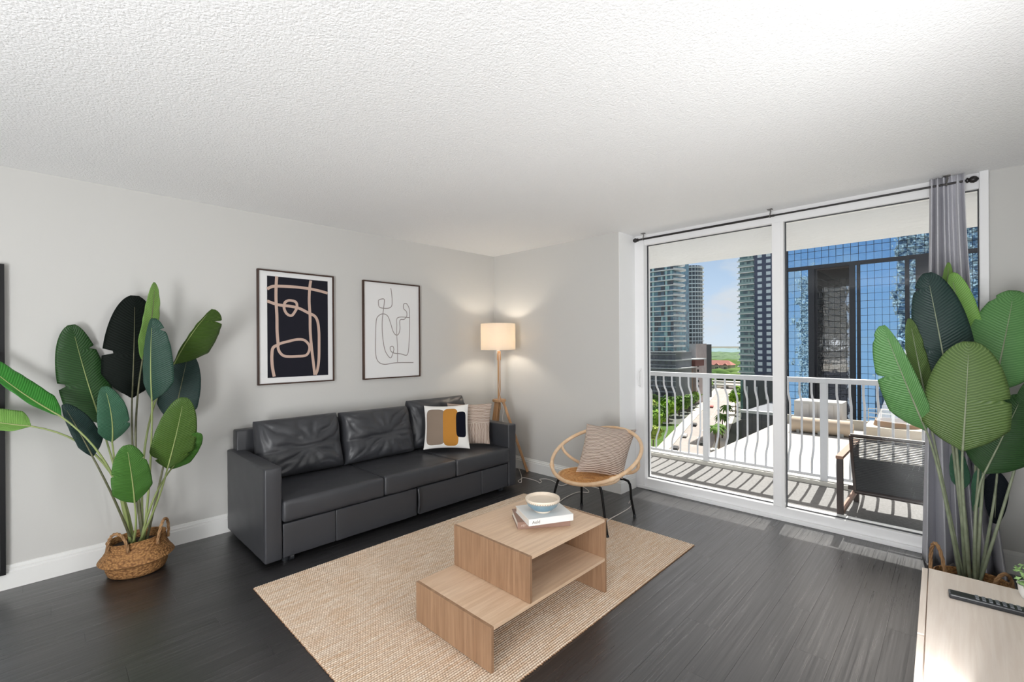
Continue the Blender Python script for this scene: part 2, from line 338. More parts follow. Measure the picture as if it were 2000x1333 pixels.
for x0, x1, yy in ((XL, XM0, YW+.045), (XM1, XG, YW+.03)):
    g = Bx(x0, x1, yy, yy+.006, GB, GT).build('glass_pane', M_glass, wf)
    gk = MB(); t = .006
    for a in ((x0, x0+t, GB, GT), (x1-t, x1, GB, GT), (x0, x1, GB, GB+t), (x0, x1, GT-t, GT)): gk.box(a[0], a[1], yy-.006, yy+.012, a[2], a[3])
    gk.build('gasket', mat('dark_gasket', (70, 72, 76), .6), g)
hd = MB().tube([(1.748, YW-.032, .985), (1.748, YW-.062, .995), (1.748, YW-.066, 1.06), (1.748, YW-.062, 1.13), (1.748, YW-.032, 1.14)], .009, 8)
hd.box(1.736, 1.760, YW-.038, YW-.029, .965, 1.16).build('pull_handle', mat('handle_white', (244, 244, 244), .25), wf, smooth=40)

# ------------------------------------------------------------ balcony
M_conc = mat('balcony_concrete', (136, 135, 134), .85, spec=.2, bump=('noise', 220), bs=.3, bd=.003, var=(55, (122, 121, 120), 1))
M_soff = mat('balcony_stucco', (232, 234, 238), .9, spec=.1, bump=('noise', 14), bs=.8, bd=.02)
struct('balcony_slab', MB().box(-13, 14, YW+.05, 5.46, -.22, -.004), M_conc, 'sunlit grey concrete balcony floor with railing shadows', 'balcony')
struct('balcony_curb', MB().box(-13, 14, 5.31, 5.46, -.004, .035), mat('curb_white', (206, 204, 198), .7, bump=('noise', 40), bs=.1), 'low pale curb under the balcony railing', 'curb')
struct('balcony_soffit', Bx(-13, 14, YW+.08, 5.53, 2.37, 2.58), M_soff, 'pale stucco underside of the balcony above', 'soffit')
M_rail = mat('railing_white', (214, 216, 222), .4)
rl = thing('balcony_railing', (2, 5.38, 0), 'white metal balcony railing with wavy balusters', 'railing')
YRL = 5.38
MB().box(-2.2, 6.2, YRL-.035, YRL+.035, .995, 1.045).build('top_rail', M_rail, rl, bevel=.006)
MB().box(-2.2, 6.2, YRL-.018, YRL+.018, .06, .09).build('bottom_rail', M_rail, rl, bevel=.003)
pm = Bx(-.03, .03, -.03, .03, 0.03, .996).mesh('post', M_rail, bevel=.003)
posts = [-.43, .71, 1.853, 3.0, 4.14, 5.28]
for px_ in posts: link('post', pm, rl, None).matrix_basis = Matrix.Translation((px_, YRL, 0))
bm_ = MB(); pts = []
for k in range(25):
    t = k/24; z = .085+.915*t; d = 0
    # wavy picket: bulges away, then back
    tt = 1-t
    ss = lambda a, b, x: (lambda q: q*q*(3-2*q))(max(0, min(1, (x-a)/(b-a)))); d = -.088*(ss(.10, .27, tt)-ss(.72, .88, tt))
    pts.append((0, -d, z))
bm_.tube(pts, .0105, 8); bmesh_ = bm_.mesh('baluster', M_rail, smooth=40)
for a, b in zip([-2.2]+posts, posts+[6.2]):
    n = max(1, round((b-a)/.104)); 
    for k in range(1, n):
        o = link('baluster', bmesh_, rl, None); o.matrix_basis = Matrix.Translation((a+(b-a)*k/n, YRL, 0))

# balcony lounge chair
M_dk = mat('dark_outdoor_wood', (52, 38, 34), .45); M_cord = mat('black_cord', (22, 22, 26), .5)
oc = thing('outdoor_armchair', (3.7, 4.6, 0), 'black rope outdoor armchair on the balcony, back to the glass', 'armchair')
x0, x1 = 3.34, 3.98; tr = Vector((x0, 4.43, .665)); brz = .215
MB().tube([(x0, 4.43, .665), (x1, 4.43, .665)], .014, 10).build('back_rail', M_dk, oc, smooth=40)
MB().tube([(x0+.015, 4.5, .21), (x1-.015, 4.5, .21)], .016, 10).build('seat_rail', M_dk, oc, smooth=40)
for xx, xb in ((x0, x0+.02), (x1, x1-.02)): MB().bar((xx, 4.43, .665), (xb, 4.5, .21), .02, .02).build('back_stile', M_dk, oc)
cm_ = None
for k in range(34):
    t = (k+1)/35; z = .665-.455*t; y = 4.43+.07*t
    MB().tube([(x0+.02*t, y, z), ((x0+x1)/2, y+.022, z-.002), (x1-.02*t, y, z)], .0045 if k < 13 else .0078, 6).build('back_cord', M_cord, oc, smooth=60)
for k in range(26):
    t = (k+.5)/26; y = 4.52+.5*t; z = .25+.06*t
    MB().tube([(x0+.03, y, z), ((x0+x1)/2, y, z-.02), (x1-.03, y, z)], .0095, 6).build('seat_cord', M_cord, oc, smooth=60)
for xx in (x0+.02, x1-.02): MB().bar((xx, 4.5, .25), (xx, 5.05, .32), .03, .03).build('seat_side_rail', M_dk, oc)
for xx in (x0-.035, x1+.035):
    MB().bar((xx, 4.17, .53), (xx, 5.02, .53), .045, .022).build('armrest', mat('outdoor_teak', (150, 112, 90), .5), oc)
    for yy in (4.2, 4.98):
        MB().bar((xx, yy, 0), (xx, yy, .52), .038, .038, up=(0, 1, 0)).build('leg', M_dk, oc)
    MB().bar((xx, 4.2, .10), (xx, 4.98, .10), .03, .03).build('side_stretcher', mat('outdoor_teak', (150, 112, 90), .5), oc)
MB().bar((x0-.035, 4.56, .22), (x1+.035, 4.56, .22), .03, .03).build('cross_rail', M_dk, oc)

# ------------------------------------------------------------ curtain and rod
rod = thing('curtain_rod', (2.9, 3.97, 2.39), 'thin dark bronze curtain rod along the top of the window', 'curtain rod')
RZ = 2.385
MB().tube([(1.77, 3.97, RZ), (2.93, 3.97, RZ)], .009, 12).build('rod', M_bronze, rod, smooth=40)
MB().tube([(2.9, 3.97, RZ), (3.99, 3.97, RZ)], .0068, 12).build('rod', M_bronze, rod, smooth=40)
def fin(x, s):
    prof = [(.009, 0), (.016, .004), (.016, .010), (.011, .014), (.019, .022), (.021, .034), (.017, .046), (.009, .054), (.0, .058)]
    m = MB(); m.lathe(prof, n=16); m.v = [(x+s*v[2], 3.97+v[0], RZ+v[1]) for v in m.v]; return m.build('finial', M_bronze, rod, smooth=50)
fin(1.77, -1); fin(3.985, 1)
for bx in (1.82, 2.9, 3.9):
    b = MB().box(bx-.018, bx+.018, 3.955, 3.985, H-.006, H).tube([(bx, 3.97, H), (bx+.004, 3.97, H-.02), (bx, 3.97, RZ+.012)], .005, 8)
    b.tube([(bx, 3.97+.011*math.cos(a), RZ+.011*math.sin(a)) for a in [2*PI*k/12 for k in range(12)]], .003, 6, closed=True).build('bracket', mat('bracket_steel', (120, 118, 116), .4, metal=.5), rod, smooth=40)
ct = MB(); nu, nv = 150, 46; folds = 7
for j in range(nv+1):
    t = j/nv; z = 2.435-2.425*t; e_ = t**1.6
    xa = 3.822-.045*e_; xb = 3.978+.17*e_
    for i in range(nu+1):
        u = i/nu; ph = folds*2*PI*u+1.9*math.sin(3*u*2*PI/2+1)+.9*math.sin(t*3+u*5)
        am = .024+.046*e_+.012*math.sin(7*u+2*t)
        if t < .035: am *= .7
        x = xa+(xb-xa)*(u+.012*math.sin(2*ph))
        ct.v.append((x, 3.975+am*math.sin(ph)-.05*e_+.01*math.sin(t*6+u*4), z+.004*math.sin(ph)*(t < .05)))
for j in range(nv):
    for i in range(nu): a = j*(nu+1)+i; ct.f.append((a, a+1, a+nu+2, a+nu+1))
cu = ct.build('curtain', M_curt, None, smooth=180)
tag(cu, 'grey pleated curtain gathered at the right end of the window rod', 'curtain')
sm = cu.modifiers.new('thick', 'SOLIDIFY'); sm.thickness = .003

# ------------------------------------------------------------ framed prints on the left wall
def frame(name, y0, y1, z0, z1, label):
    t = thing(name, (0, (y0+y1)/2, z0), label, 'picture', 'framed abstract prints')
    fm = MB(); d, w_ = .028, .011
    for a in ((y0, y0+w_, z0, z1), (y1-w_, y1, z0, z1), (y0+w_, y1-w_, z0, z0+w_), (y0+w_, y1-w_, z1-w_, z1)): fm.box(.001, d, a[0], a[1], a[2], a[3])
    fm.build('frame', M_walnut, t)
    p = Bx(.004, .016, y0+w_, y1-w_, z0+w_, z1-w_).build('print_sheet', M_paper, t)
    return t, p
def ribbon(mb, zp, wd, x, closed=False, sc=4.7605, ox=480, oy=500):
    P = [on(ox+a/sc, oy+b/sc, 0, .018) for a, b in zp]; P = [Vector((0, p.y, p.z)) for p in P]
    def cr_(p0, p1, p2, p3, t): return .5*((2*p1)+(-p0+p2)*t+(2*p0-5*p1+4*p2-p3)*t*t+(-p0+3*p1-3*p2+p3)*t**3)
    n = len(P); Q = []
    for i in range(n if closed else n-1):
        g = lambda k: P[k % n] if closed else P[min(max(k, 0), n-1)]
        for k in range(6): Q.append(cr_(g(i-1), g(i), g(i+1), g(i+2), k/6))
    if not closed: Q.append(P[-1])
    m = len(Q); vs = []
    for i in range(m):
        a = Q[(i-1) % m] if (closed or i > 0) else Q[i]; b = Q[(i+1) % m] if (closed or i < m-1) else Q[i]
        t = (b-a).normalized(); s = Vector((0, -t.z, t.y)); vs += [Q[i]+s*wd/2+Vector((x, 0, 0)), Q[i]-s*wd/2+Vector((x, 0, 0))]
    mb.add(vs, [(2*i, 2*i+1, 2*((i+1) % m)+1, 2*((i+1) % m)) for i in range(m if closed else m-1)])
t1, p1 = frame('framed_print', 1.178, 1.79, 1.085, 2.002, 'framed print of thick tan lines on black, left of the two')
c = [on(480+a/4.7605, 500+b/4.7605, 0, .018) for a, b in ((198, 182), (762, 240), (762, 1115), (198, 1130))]
Bx(.0161, .0168, c[0].y, c[1].y, (c[2].z+c[3].z)/2, (c[0].z+c[1].z)/2).build('printed_field', M_pblack, p1)
rb = MB()
ST = [[(288, 190), (282, 300), (282, 420), (290, 560), (292, 700), (302, 830)], [(605, 230), (595, 300), (590, 420), (598, 560), (600, 700), (612, 850), (630, 1000), (642, 1108)],
      [(199, 308), (250, 285), (330, 283), (480, 292), (600, 308), (700, 330), (761, 348)], [(199, 420), (300, 455), (420, 470), (500, 490), (580, 530), (640, 560), (668, 610), (680, 700), (682, 800), (680, 960), (667, 1060), (648, 1106)],
      [(310, 825), (255, 855), (243, 930), (245, 1000), (252, 1060), (265, 1124)]]
for k, s_t in enumerate(ST): ribbon(rb, s_t, .023, .0175+.0001*k)
ribbon(rb, [(415, 415), (465, 430), (477, 475), (457, 520), (425, 556), (383, 540), (357, 490), (362, 440), (385, 420)], .021, .0181, True)
ribbon(rb, [(310, 822), (400, 795), (480, 778), (545, 785), (588, 830), (590, 880), (560, 925), (480, 935), (370, 935), (322, 905), (302, 860)], .021, .0182, True)
rb.build('printed_line', M_ptan, p1)
t2, p2 = frame('framed_print', 2.066, 2.688, 1.077, 2.0, 'framed white print with one thin grey line, right of the two')
rb = MB()
ribbon(rb, [(1350, 300), (1358, 360), (1362, 420), (1358, 465), (1335, 485), (1290, 488), (1245, 478), (1235, 440), (1240, 410), (1285, 402), (1288, 440), (1280, 510), (1270, 600), (1270, 700), (1280, 800), (1300, 890), (1345, 950), (1368, 910), (1378, 870), (1368, 842), (1345, 850), (1350, 885), (1380, 905), (1440, 912), (1495, 925), (1512, 890), (1520, 800), (1525, 700), (1525, 560), (1520, 490), (1495, 445), (1470, 450), (1468, 490), (1495, 520), (1498, 560), (1475, 590), (1435, 600), (1435, 680), (1420, 730), (1395, 735), (1370, 700), (1345, 620), (1320, 560), (1280, 540), (1240, 555), (1215, 600), (1208, 750), (1208, 900), (1230, 980), (1290, 1010), (1400, 995), (1560, 993)], .008, .0164)
ribbon(rb, [(1525, 575), (1415, 575), (1405, 650), (1405, 740), (1412, 850), (1412, 990)], .007, .0165)
rb.build('printed_line', M_pline, p2)

# wall mirror at the left edge
mr_ = thing('wall_mirror', (0, -.5, .09), 'tall black framed mirror cut by the left edge of the photo', 'mirror')
fm = MB(); y0, y1, z0, z1 = -.78, -.146, .092, 1.872
for a in ((y0, y0+.022, z0, z1), (y1-.022, y1, z0, z1), (y0+.022, y1-.022, z0, z0+.022), (y0+.022, y1-.022, z1-.022, z1)): fm.box(.017, .035, a[0], a[1], a[2], a[3])
fm.build('frame', M_black, mr_); Bx(.017, .024, y0+.022, y1-.022, z0+.022, z1-.022).build('mirror_plate', M_mirror, mr_)

# ------------------------------------------------------------ rug
def rug():
    x0, x1, y0, y1 = 1.044, 2.641, .838, 3.13; cw = .0125; cl = .0135
    nx = int((x1-x0)/cw)*4; ny = int((y1-y0)/cl)*3; vs = []; fs = []
    for i in range(nx+1):
        for j in range(ny+1):
            u = i/4; v = j/3; row = int(u); ph = .5*(row % 2)
            a = abs(math.sin(PI*u)); b = .5+.5*math.cos(2*PI*(v+ph))
            jit = noise.noise(Vector((row*1.7, v*.9, 0)))
            z = .003+.0075*(a**.6)*(.55+.45*b)+.001*jit
            ex = 0; ey = 0
            if j == 0 or j == ny: ey = .006*noise.noise(Vector((u*2.1, 5+j, 0))) ; z *= .5
            if i == 0 or i == nx: ex = .004*math.sin(2*PI*v)+.004*noise.noise(Vector((v*.7, 2+i, 0))); z *= .5
            vs.append((x0+i*(x1-x0)/nx+ex+.0009*jit, y0+j*(y1-y0)/ny+ey+.0015*jit, z))
    for i in range(nx):
        for j in range(ny): a = i*(ny+1)+j; fs.append((a, a+ny+1, a+ny+2, a+1))
    me = bpy.data.meshes.new('rug'); me.from_pydata(vs, [], fs); me.polygons.foreach_set('use_smooth', [True]*len(fs))
    def rx_(m, N, L, p, tc):
        g = nd(N, 'ShaderNodeNewGeometry'); sp = nd(N, 'ShaderNodeSeparateXYZ'); L.new(g.outputs['Position'], sp.inputs[0])
        mr = nd(N, 'ShaderNodeMapRange'); L.new(sp.outputs[2], mr.inputs[0]); mr.inputs[1].default_value = .0035; mr.inputs[2].default_value = .0085
        mp = nd(N, 'ShaderNodeMapping'); mp.inputs['Scale'].default_value = (70, 6, 1); L.new(g.outputs['Position'], mp.inputs[0])
        n1 = nd(N, 'ShaderNodeTexNoise'); n1.inputs['Scale'].default_value = 1; n1.inputs['Detail'].default_value = 3; L.new(mp.outputs[0], n1.inputs['Vector'])
        n2 = nd(N, 'ShaderNodeTexNoise'); n2.inputs['Scale'].default_value = 160; L.new(g.outputs['Position'], n2.inputs['Vector'])
        r = nd(N, 'ShaderNodeValToRGB'); L.new(n1.outputs[0], r.inputs[0]); r.color_ramp.elements[0].position = .35; r.color_ramp.elements[1].position = .62
        r.color_ramp.elements[0].color = srgb(236, 210, 182); r.color_ramp.elements[1].color = srgb(250, 236, 218)
        r2 = nd(N, 'ShaderNodeValToRGB'); L.new(n2.outputs[0], r2.inputs[0]); r2.color_ramp.elements[0].position = .4; r2.color_ramp.elements[1].position = .6
        r2.color_ramp.elements[0].color = (.8, .77, .74, 1); r2.color_ramp.elements[1].color = (1.0, 1.0, 1.0, 1)
        m1 = nd(N, 'ShaderNodeMix', data_type='RGBA', blend_type='MULTIPLY'); m1.inputs[0].default_value = 1; L.new(r.outputs[0], m1.inputs[6]); L.new(r2.outputs[0], m1.inputs[7])
        m2 = nd(N, 'ShaderNodeMix', data_type='RGBA'); L.new(mr.outputs[0], m2.inputs[0]); m2.inputs[6].default_value = srgb(150, 114, 84); L.new(m1.outputs[2], m2.inputs[7])
        L.new(m2.outputs[2], p.inputs['Base Color'])
    me.materials.append(mat('jute', (220, 190, 155), .95, spec=.1, extra=rx_))
    return tag(link('rug', me), 'rectangular woven beige jute rug under the coffee table', 'rug')
rug()

# ------------------------------------------------------------ coffee table
RZt = .0105
tb = thing('coffee_table', (2.26, 1.75, RZt), 'two level oak coffee table with stepped lower platform', 'coffee table')
X0, X1, Y0, YM, Y1, TK = 1.985, 2.535, 1.308, 1.552, 2.190, .016; ZL, ZT = .203, .419
Bx(X0, X1, Y0+TK+.0004, Y1-.0004-TK, ZL-TK, ZL).build('lower_shelf', M_oak, tb, bevel=.0008)
Bx(X0, X1, Y0, Y0+TK, RZt, ZL).build('end_panel', M_oakv, tb, bevel=.0008)
Bx(X0, X1, YM, YM+TK, ZL+.0005, ZT).build('middle_panel', M_oakv, tb, bevel=.0008)
Bx(X0, X1, Y1-TK, Y1, RZt, ZT).build('side_panel', M_oakv, tb, bevel=.0008)
Bx(X0, X1, YM+TK+.0004, Y1-TK-.0004, ZT-TK, ZT).build('top', M_oak, tb, bevel=.0008)
Bx(X0+.005, X0+.005+TK, YM+TK, Y1-TK, ZL+.0005, ZT-TK-.0005).build('back_panel', M_oakv, tb)

# books and bowl
M_pg = mat('book_pages', (222, 214, 204), .9, bump=('wave', 300), bs=.2, bd=.001)
def book(pts3, z0, z1, cover, label, text, tcol, tsize):
    # pts3: spine front corner, spine end corner (along the spine) and the depth direction length
    a, b, dep = Vector((*pts3[0], 0)), Vector((*pts3[1], 0)), pts3[2]; u = (b-a).normalized(); v = Vector((-u.y, u.x, 0)); ln = (b-a).length
    t = thing('book', (a.x, a.y, z0), label, 'book', 'books stacked on the coffee table')
    M = Matrix(((u.x, v.x, 0, a.x), (u.y, v.y, 0, a.y), (0, 0, 1, 0), (0, 0, 0, 1)))
    m = cover; k = .0025
    MB().box(0, ln, 0, dep, z0, z0+k, M).box(0, ln, 0, dep, z1-k, z1, M).box(0, ln, 0, k, z0+k, z1-k, M).build('cover', m, t, bevel=.0006)
    MB().box(.004, ln-.004, k, dep-.004, z0+k, z1-k, M).build('pages', M_pg, t)
    cu = bpy.data.curves.new('t', 'FONT'); cu.body = text; cu.size = tsize; cu.extrude = .0002
    tmp = bpy.data.objects.new('t', cu); COL.objects.link(tmp); dg = bpy.context.evaluated_depsgraph_get(); me = bpy.data.meshes.new_from_object(tmp.evaluated_get(dg)); bpy.data.objects.remove(tmp)
    me.transform(M @ Matrix.Translation((.018, -.0004, z0+(z1-z0)*.5-tsize*.33)) @ Matrix.Rotation(PI/2, 4, 'X')); me.materials.clear(); me.materials.append(tcol)
    link('spine_lettering', me, t); return t
def xy(px, py, z): p = on(px, py, 2, z); return (p.x, p.y)
book((xy(1011, 1035, ZT), xy(1114, 1028, ZT), .20), ZT+.0005, ZT+.038, mat('mauve_cover', (150, 120, 106), .6), 'dusty brown hardback book, lower of the two on the coffee table', 'ABY KAYEYS', mat('pale_ink', (204, 186, 174), .7), .017)
book((xy(1033, 1029, ZT+.0385), xy(1120, 1017, ZT+.0385), .215), ZT+.0385, ZT+.073, mat('white_cover', (228, 228, 226), .5), 'white hardback book under the bowl, upper of the two', 'Aeld', mat('grey_ink', (110, 100, 92), .7), .024)
bcx, bcy = xy(1060, 998, ZT+.0735)
bw = thing('bowl', (bcx, bcy, ZT+.0737), 'blue ceramic bowl with cream rim standing on the books', 'bowl')
bc = (bcx, bcy, ZT+.0742)
prof = [(.0, .0), (.038, .0), (.041, .006), (.054, .011), (.080, .032), (.0915, .056)]
def bowl_x(m, N, L, p, tc):
    sp = nd(N, 'ShaderNodeSeparateXYZ'); L.new(tc.outputs['Object'], sp.inputs[0])
    nz = nd(N, 'ShaderNodeTexNoise'); nz.inputs['Scale'].default_value = 30; L.new(tc.outputs['Object'], nz.inputs['Vector'])
    r = nd(N, 'ShaderNodeValToRGB'); L.new(nz.outputs[0], r.inputs[0]); r.color_ramp.elements[0].color = srgb(110, 146, 166); r.color_ramp.elements[1].color = srgb(140, 164, 176); L.new(r.outputs[0], p.inputs['Base Color'])
M_blue = mat('blue_glaze', (122, 152, 170), .3, extra=bowl_x); M_cream = mat('cream_glaze', (228, 214, 196), .35)
MB().lathe(prof, bc, 48).build('body', M_blue, bw, smooth=40)
MB().lathe([(.0915, .056), (.0940, .066), (.0925, .072), (.0875, .072), (.084, .062), (.07, .040), (.04, .022), (0, .018)], bc, 48).build('rim', M_cream, bw, smooth=60)
MB().lathe([(.0365, -.0005), (.042, -.0005), (.0425, .007), (.041, .009)], bc, 40).build('foot', M_cream, bw, smooth=60)
tk = MB()
for k in range(44):
    a = 2*PI*k/44; c_a, s_a = math.cos(a), math.sin(a)
    tk.bar((bc[0]+.0895*c_a, bc[1]+.0895*s_a, bc[2]+.050), (bc[0]+.0938*c_a, bc[1]+.0938*s_a, bc[2]+.061), 0.0032, .0012, up=(c_a, s_a, 0))
tag(tk.build('painted_tick', mat('tick_brown', (170, 156, 138), .4), bw), kind='stuff')

# ------------------------------------------------------------ sofa
sf = thing('sofa', (.45, 2.09, 0), 'three seat black leather sofa against the left wall', 'sofa')
def rbox(name, x0, x1, y0, y1, z0, z1, bev=.012, m=M_leather, parent=sf, wr=.0, seed=0, cuts=0, seg=3, crown=0):
    bm = bmesh.new(); bmesh.ops.create_cube(bm, size=1)
    for v in bm.verts: v.co = Vector((x0+(v.co.x+.5)*(x1-x0), y0+(v.co.y+.5)*(y1-y0), z0+(v.co.z+.5)*(z1-z0)))
    if cuts:
        for ax, (a, b) in enumerate(((x0, x1), (y0, y1), (z0, z1))):
            n = max(1, int((b-a)/cuts))
            for k in range(1, n):
                co = Vector((0, 0, 0)); co[ax] = a+(b-a)*k/n; no = Vector((0, 0, 0)); no[ax] = 1
                bmesh.ops.bisect_plane(bm, geom=bm.verts[:]+bm.edges[:]+bm.faces[:], plane_co=co, plane_no=no)
    bmesh.ops.bevel(bm, geom=[e for e in bm.edges if e.calc_face_angle(0) > .6], offset=bev, segments=seg, profile=.5, affect='EDGES', clamp_overlap=False)
    bm.normal_update()
    if wr or crown:
        for v in bm.verts:
            ca = 1
            for ax, (a, b) in enumerate(((x0, x1), (y0, y1), (z0, z1))):
                if abs(v.normal[ax]) < .9: q = (v.co[ax]-(a+b)/2)/((b-a)/2); ca *= max(0, 1-q*q)
            n = noise.noise(Vector((v.co.x*9+seed, v.co.y*9, v.co.z*22)))+.5*noise.noise(Vector((v.co.x*25, v.co.y*25+seed, v.co.z*30)))
            v.co += v.normal*(wr*n+crown*ca)
    me = bpy.data.meshes.new(name); bm.to_mesh(me); bm.free()
    for p in me.polygons: p.use_smooth = True
    me.materials.append(m); return link(name, me, parent)
rbox('arm', .03, .855, .962, 1.066, .03, .622, .012, wr=.0025, seed=3, cuts=.045)
rbox('arm', .03, .855, 3.122, 3.224, .03, .622, .012, wr=.0025, seed=9, cuts=.045)
rbox('back_frame', .035, .13, 1.0, 3.19, .12, .77, .012, wr=.002, seed=5, cuts=.08)
sc = [(1.068, 1.786), (1.789, 2.474), (2.477, 3.120)]
for k, (a, b) in enumerate(sc): rbox('seat_cushion', .11, .868, a, b, .262, .405, .018, wr=.004, seed=20+k*3, cuts=.035, crown=.010)
for k, (a, b) in enumerate(((1.072, 1.419), (1.421, 2.084), (2.106, 2.777), (2.779, 3.116))): rbox('drawer_front', .5, .848, a, b, .035, .252, .007, wr=.002, seed=40+k, cuts=.05)
MB().tube([(.853, 2.094, .245), (.866, 2.093, .20), (.868, 2.093, .13), (.852, 2.094, .055)], .009, 8).build('pull_strap', M_leather, sf, smooth=60)
rbox('underframe', .06, .80, 1.07, 3.11, .04, .25, .005, m=M_black)
for xx, yy in ((.80, 1.10), (.80, 3.07), (.09, 1.10), (.09, 3.07)): MB().lathe([(0, 0), (.02, 0), (.024, .03), (.024, .05)], (xx, yy, 0), 16).build('foot', M_blackp, sf, smooth=40)
for yy in (1.13, 3.04): MB().tube([(.82, yy-.012, .022), (.82, yy+.012, .022)], .022, 14).build('caster', M_blackp, sf, smooth=40)

def softcushion(name, parent, c4, thick, m, p=4.0, pull=.03, n=34, wr=.006, seed=0, seam=None, crease=None, pinch=.5):
    """closed cushion between four corners BL, BR, TR, TL"""
    BL, BR, TR, TL = [Vector(q) for q in c4]; nor = (BR-BL).cross(TL-BL).normalized(); vs = []; fs = []; uvs = []
    def P(i, j, sgn):
        u = -1+2*i/n; v = -1+2*j/n
        # cosine spacing toward the edges
        u = math.sin(u*PI/2); v = math.sin(v*PI/2)
        uu = u*(1-pull*(1-v*v)); vv = v*(1-pull*(1-u*u)); a = (uu+1)/2; b = (vv+1)/2
        q = BL*(1-a)*(1-b)+BR*a*(1-b)+TR*a*b+TL*(1-a)*b
        e_ = max(0, (1-abs(u)**p))**pinch*max(0, (1-abs(v)**p))**pinch
        h = thick/2*e_
        if sgn > 0:
            h += wr*e_*.9*noise.noise(Vector((u*1.6+seed, v*2.2, seed)))
            for cu, cv in ((-1, 1), (1, 1), (-1, -1), (1, -1), (.1, seam if seam is not None else -.2)):
                du, dv = (u-cu), (v-cv)*.7; r = math.hypot(du, dv); an = math.atan2(dv, du)+.25*noise.noise(Vector((u*2, v*2, seed+cu)))
                f_ = max(0, math.sin(an*11+seed*2+cu*3))**2*math.exp(-((r-.42)/.26)**2)
                h -= wr*e_*.62*f_*(1 if cv > -.5 else .6)
            if seam is not None: h -= .014*math.exp(-((v-seam-.05*math.sin(u*2))/.045)**2)*e_
        return q+nor*h*sgn
    idx = {}
    for sgn in (1, -1):
        for i in range(n+1):
            for j in range(n+1):
                ed = i in (0, n) or j in (0, n)
                if sgn < 0 and ed: idx[(sgn, i, j)] = idx[(1, i, j)]; continue
                idx[(sgn, i, j)] = len(vs); vs.append(P(i, j, sgn)); uvs.append(((math.sin((-1+2*i/n)*PI/2)+1)/2, (math.sin((-1+2*j/n)*PI/2)+1)/2))
        for i in range(n):
            for j in range(n):
                f = (idx[(sgn, i, j)], idx[(sgn, i+1, j)], idx[(sgn, i+1, j+1)], idx[(sgn, i, j+1)]); fs.append(f if sgn > 0 else f[::-1])
    me = bpy.data.meshes.new(name); me.from_pydata([tuple(v) for v in vs], [], fs)
    for pp in me.polygons: pp.use_smooth = True
    ul = me.uv_layers.new(name='UVMap')
    for lp in me.loops: ul.data[lp.index].uv = uvs[lp.vertex_index]
    me.materials.append(m); return link(name, me, parent)
# back cushions
for k, (y0, y1, xb, xt, zb, zt, th) in enumerate(((1.075, 1.72, .33, .215, .41, .835, .23), (1.725, 2.395, .33, .215, .41, .83, .23), (2.40, 3.09, .27, .19, .41, .865, .20))):
    softcushion('back_cushion', sf, [(xb, y0, zb), (xb, y1, zb), (xt, y1-.01, zt-.006*(k == 1)), (xt, y0+.01, zt)], th, M_leather, p=6, pull=.012, n=56, wr=.028, seed=3+k*5, seam=(-.1 if k < 2 else None), pinch=.42)

# ------------------------------------------------------------ loose pillows
def patch_x(m, N, L, p, tc):
    uv = nd(N, 'ShaderNodeUVMap'); sp = nd(N, 'ShaderNodeSeparateXYZ'); L.new(uv.outputs[0], sp.inputs[0])
    nz = nd(N, 'ShaderNodeTexNoise'); nz.inputs['Scale'].default_value = 3; L.new(uv.outputs[0], nz.inputs['Vector'])
    def rectmask(cx, cy, hw, hh, pw=4):
        a = nd(N, 'ShaderNodeMath', operation='SUBTRACT'); L.new(sp.outputs[0], a.inputs[0]); a.inputs[1].default_value = cx
        a2 = nd(N, 'ShaderNodeMath', operation='DIVIDE'); L.new(a.outputs[0], a2.inputs[0]); a2.inputs[1].default_value = hw
        a3 = nd(N, 'ShaderNodeMath', operation='ABSOLUTE'); L.new(a2.outputs[0], a3.inputs[0]); a4 = nd(N, 'ShaderNodeMath', operation='POWER'); L.new(a3.outputs[0], a4.inputs[0]); a4.inputs[1].default_value = pw
        b = nd(N, 'ShaderNodeMath', operation='SUBTRACT'); L.new(sp.outputs[1], b.inputs[0]); b.inputs[1].default_value = cy
        b2 = nd(N, 'ShaderNodeMath', operation='DIVIDE'); L.new(b.outputs[0], b2.inputs[0]); b2.inputs[1].default_value = hh
        b3 = nd(N, 'ShaderNodeMath', operation='ABSOLUTE'); L.new(b2.outputs[0], b3.inputs[0]); b4 = nd(N, 'ShaderNodeMath', operation='POWER'); L.new(b3.outputs[0], b4.inputs[0]); b4.inputs[1].default_value = pw*1.5
        s = nd(N, 'ShaderNodeMath', operation='ADD'); L.new(a4.outputs[0], s.inputs[0]); L.new(b4.outputs[0], s.inputs[1])
        l = nd(N, 'ShaderNodeMath', operation='LESS_THAN'); L.new(s.outputs[0], l.inputs[0]); l.inputs[1].default_value = 1; return l.outputs[0]
    col = None; cur = srgb(238, 236, 232)
    prev = None
    for (mk, c) in ((rectmask(.255, .485, .215, .42), srgb(140, 124, 110)), (rectmask(.59, .475, .175, .44), srgb(186, 130, 60)), (rectmask(.835, .53, .115, .30), srgb(18, 20, 32))):
        mx = nd(N, 'ShaderNodeMix', data_type='RGBA'); L.new(mk, mx.inputs[0]); mx.inputs[7].default_value = c
        if prev: L.new(prev, mx.inputs[6])
        else: mx.inputs[6].default_value = cur
        prev = mx.outputs[2]
    L.new(prev, p.inputs['Base Color'])
M_patch = mat('patch_pillow', (238, 236, 232), .9, spec=.1, bump=('noise', 260), bs=.4, bd=.002, extra=patch_x)
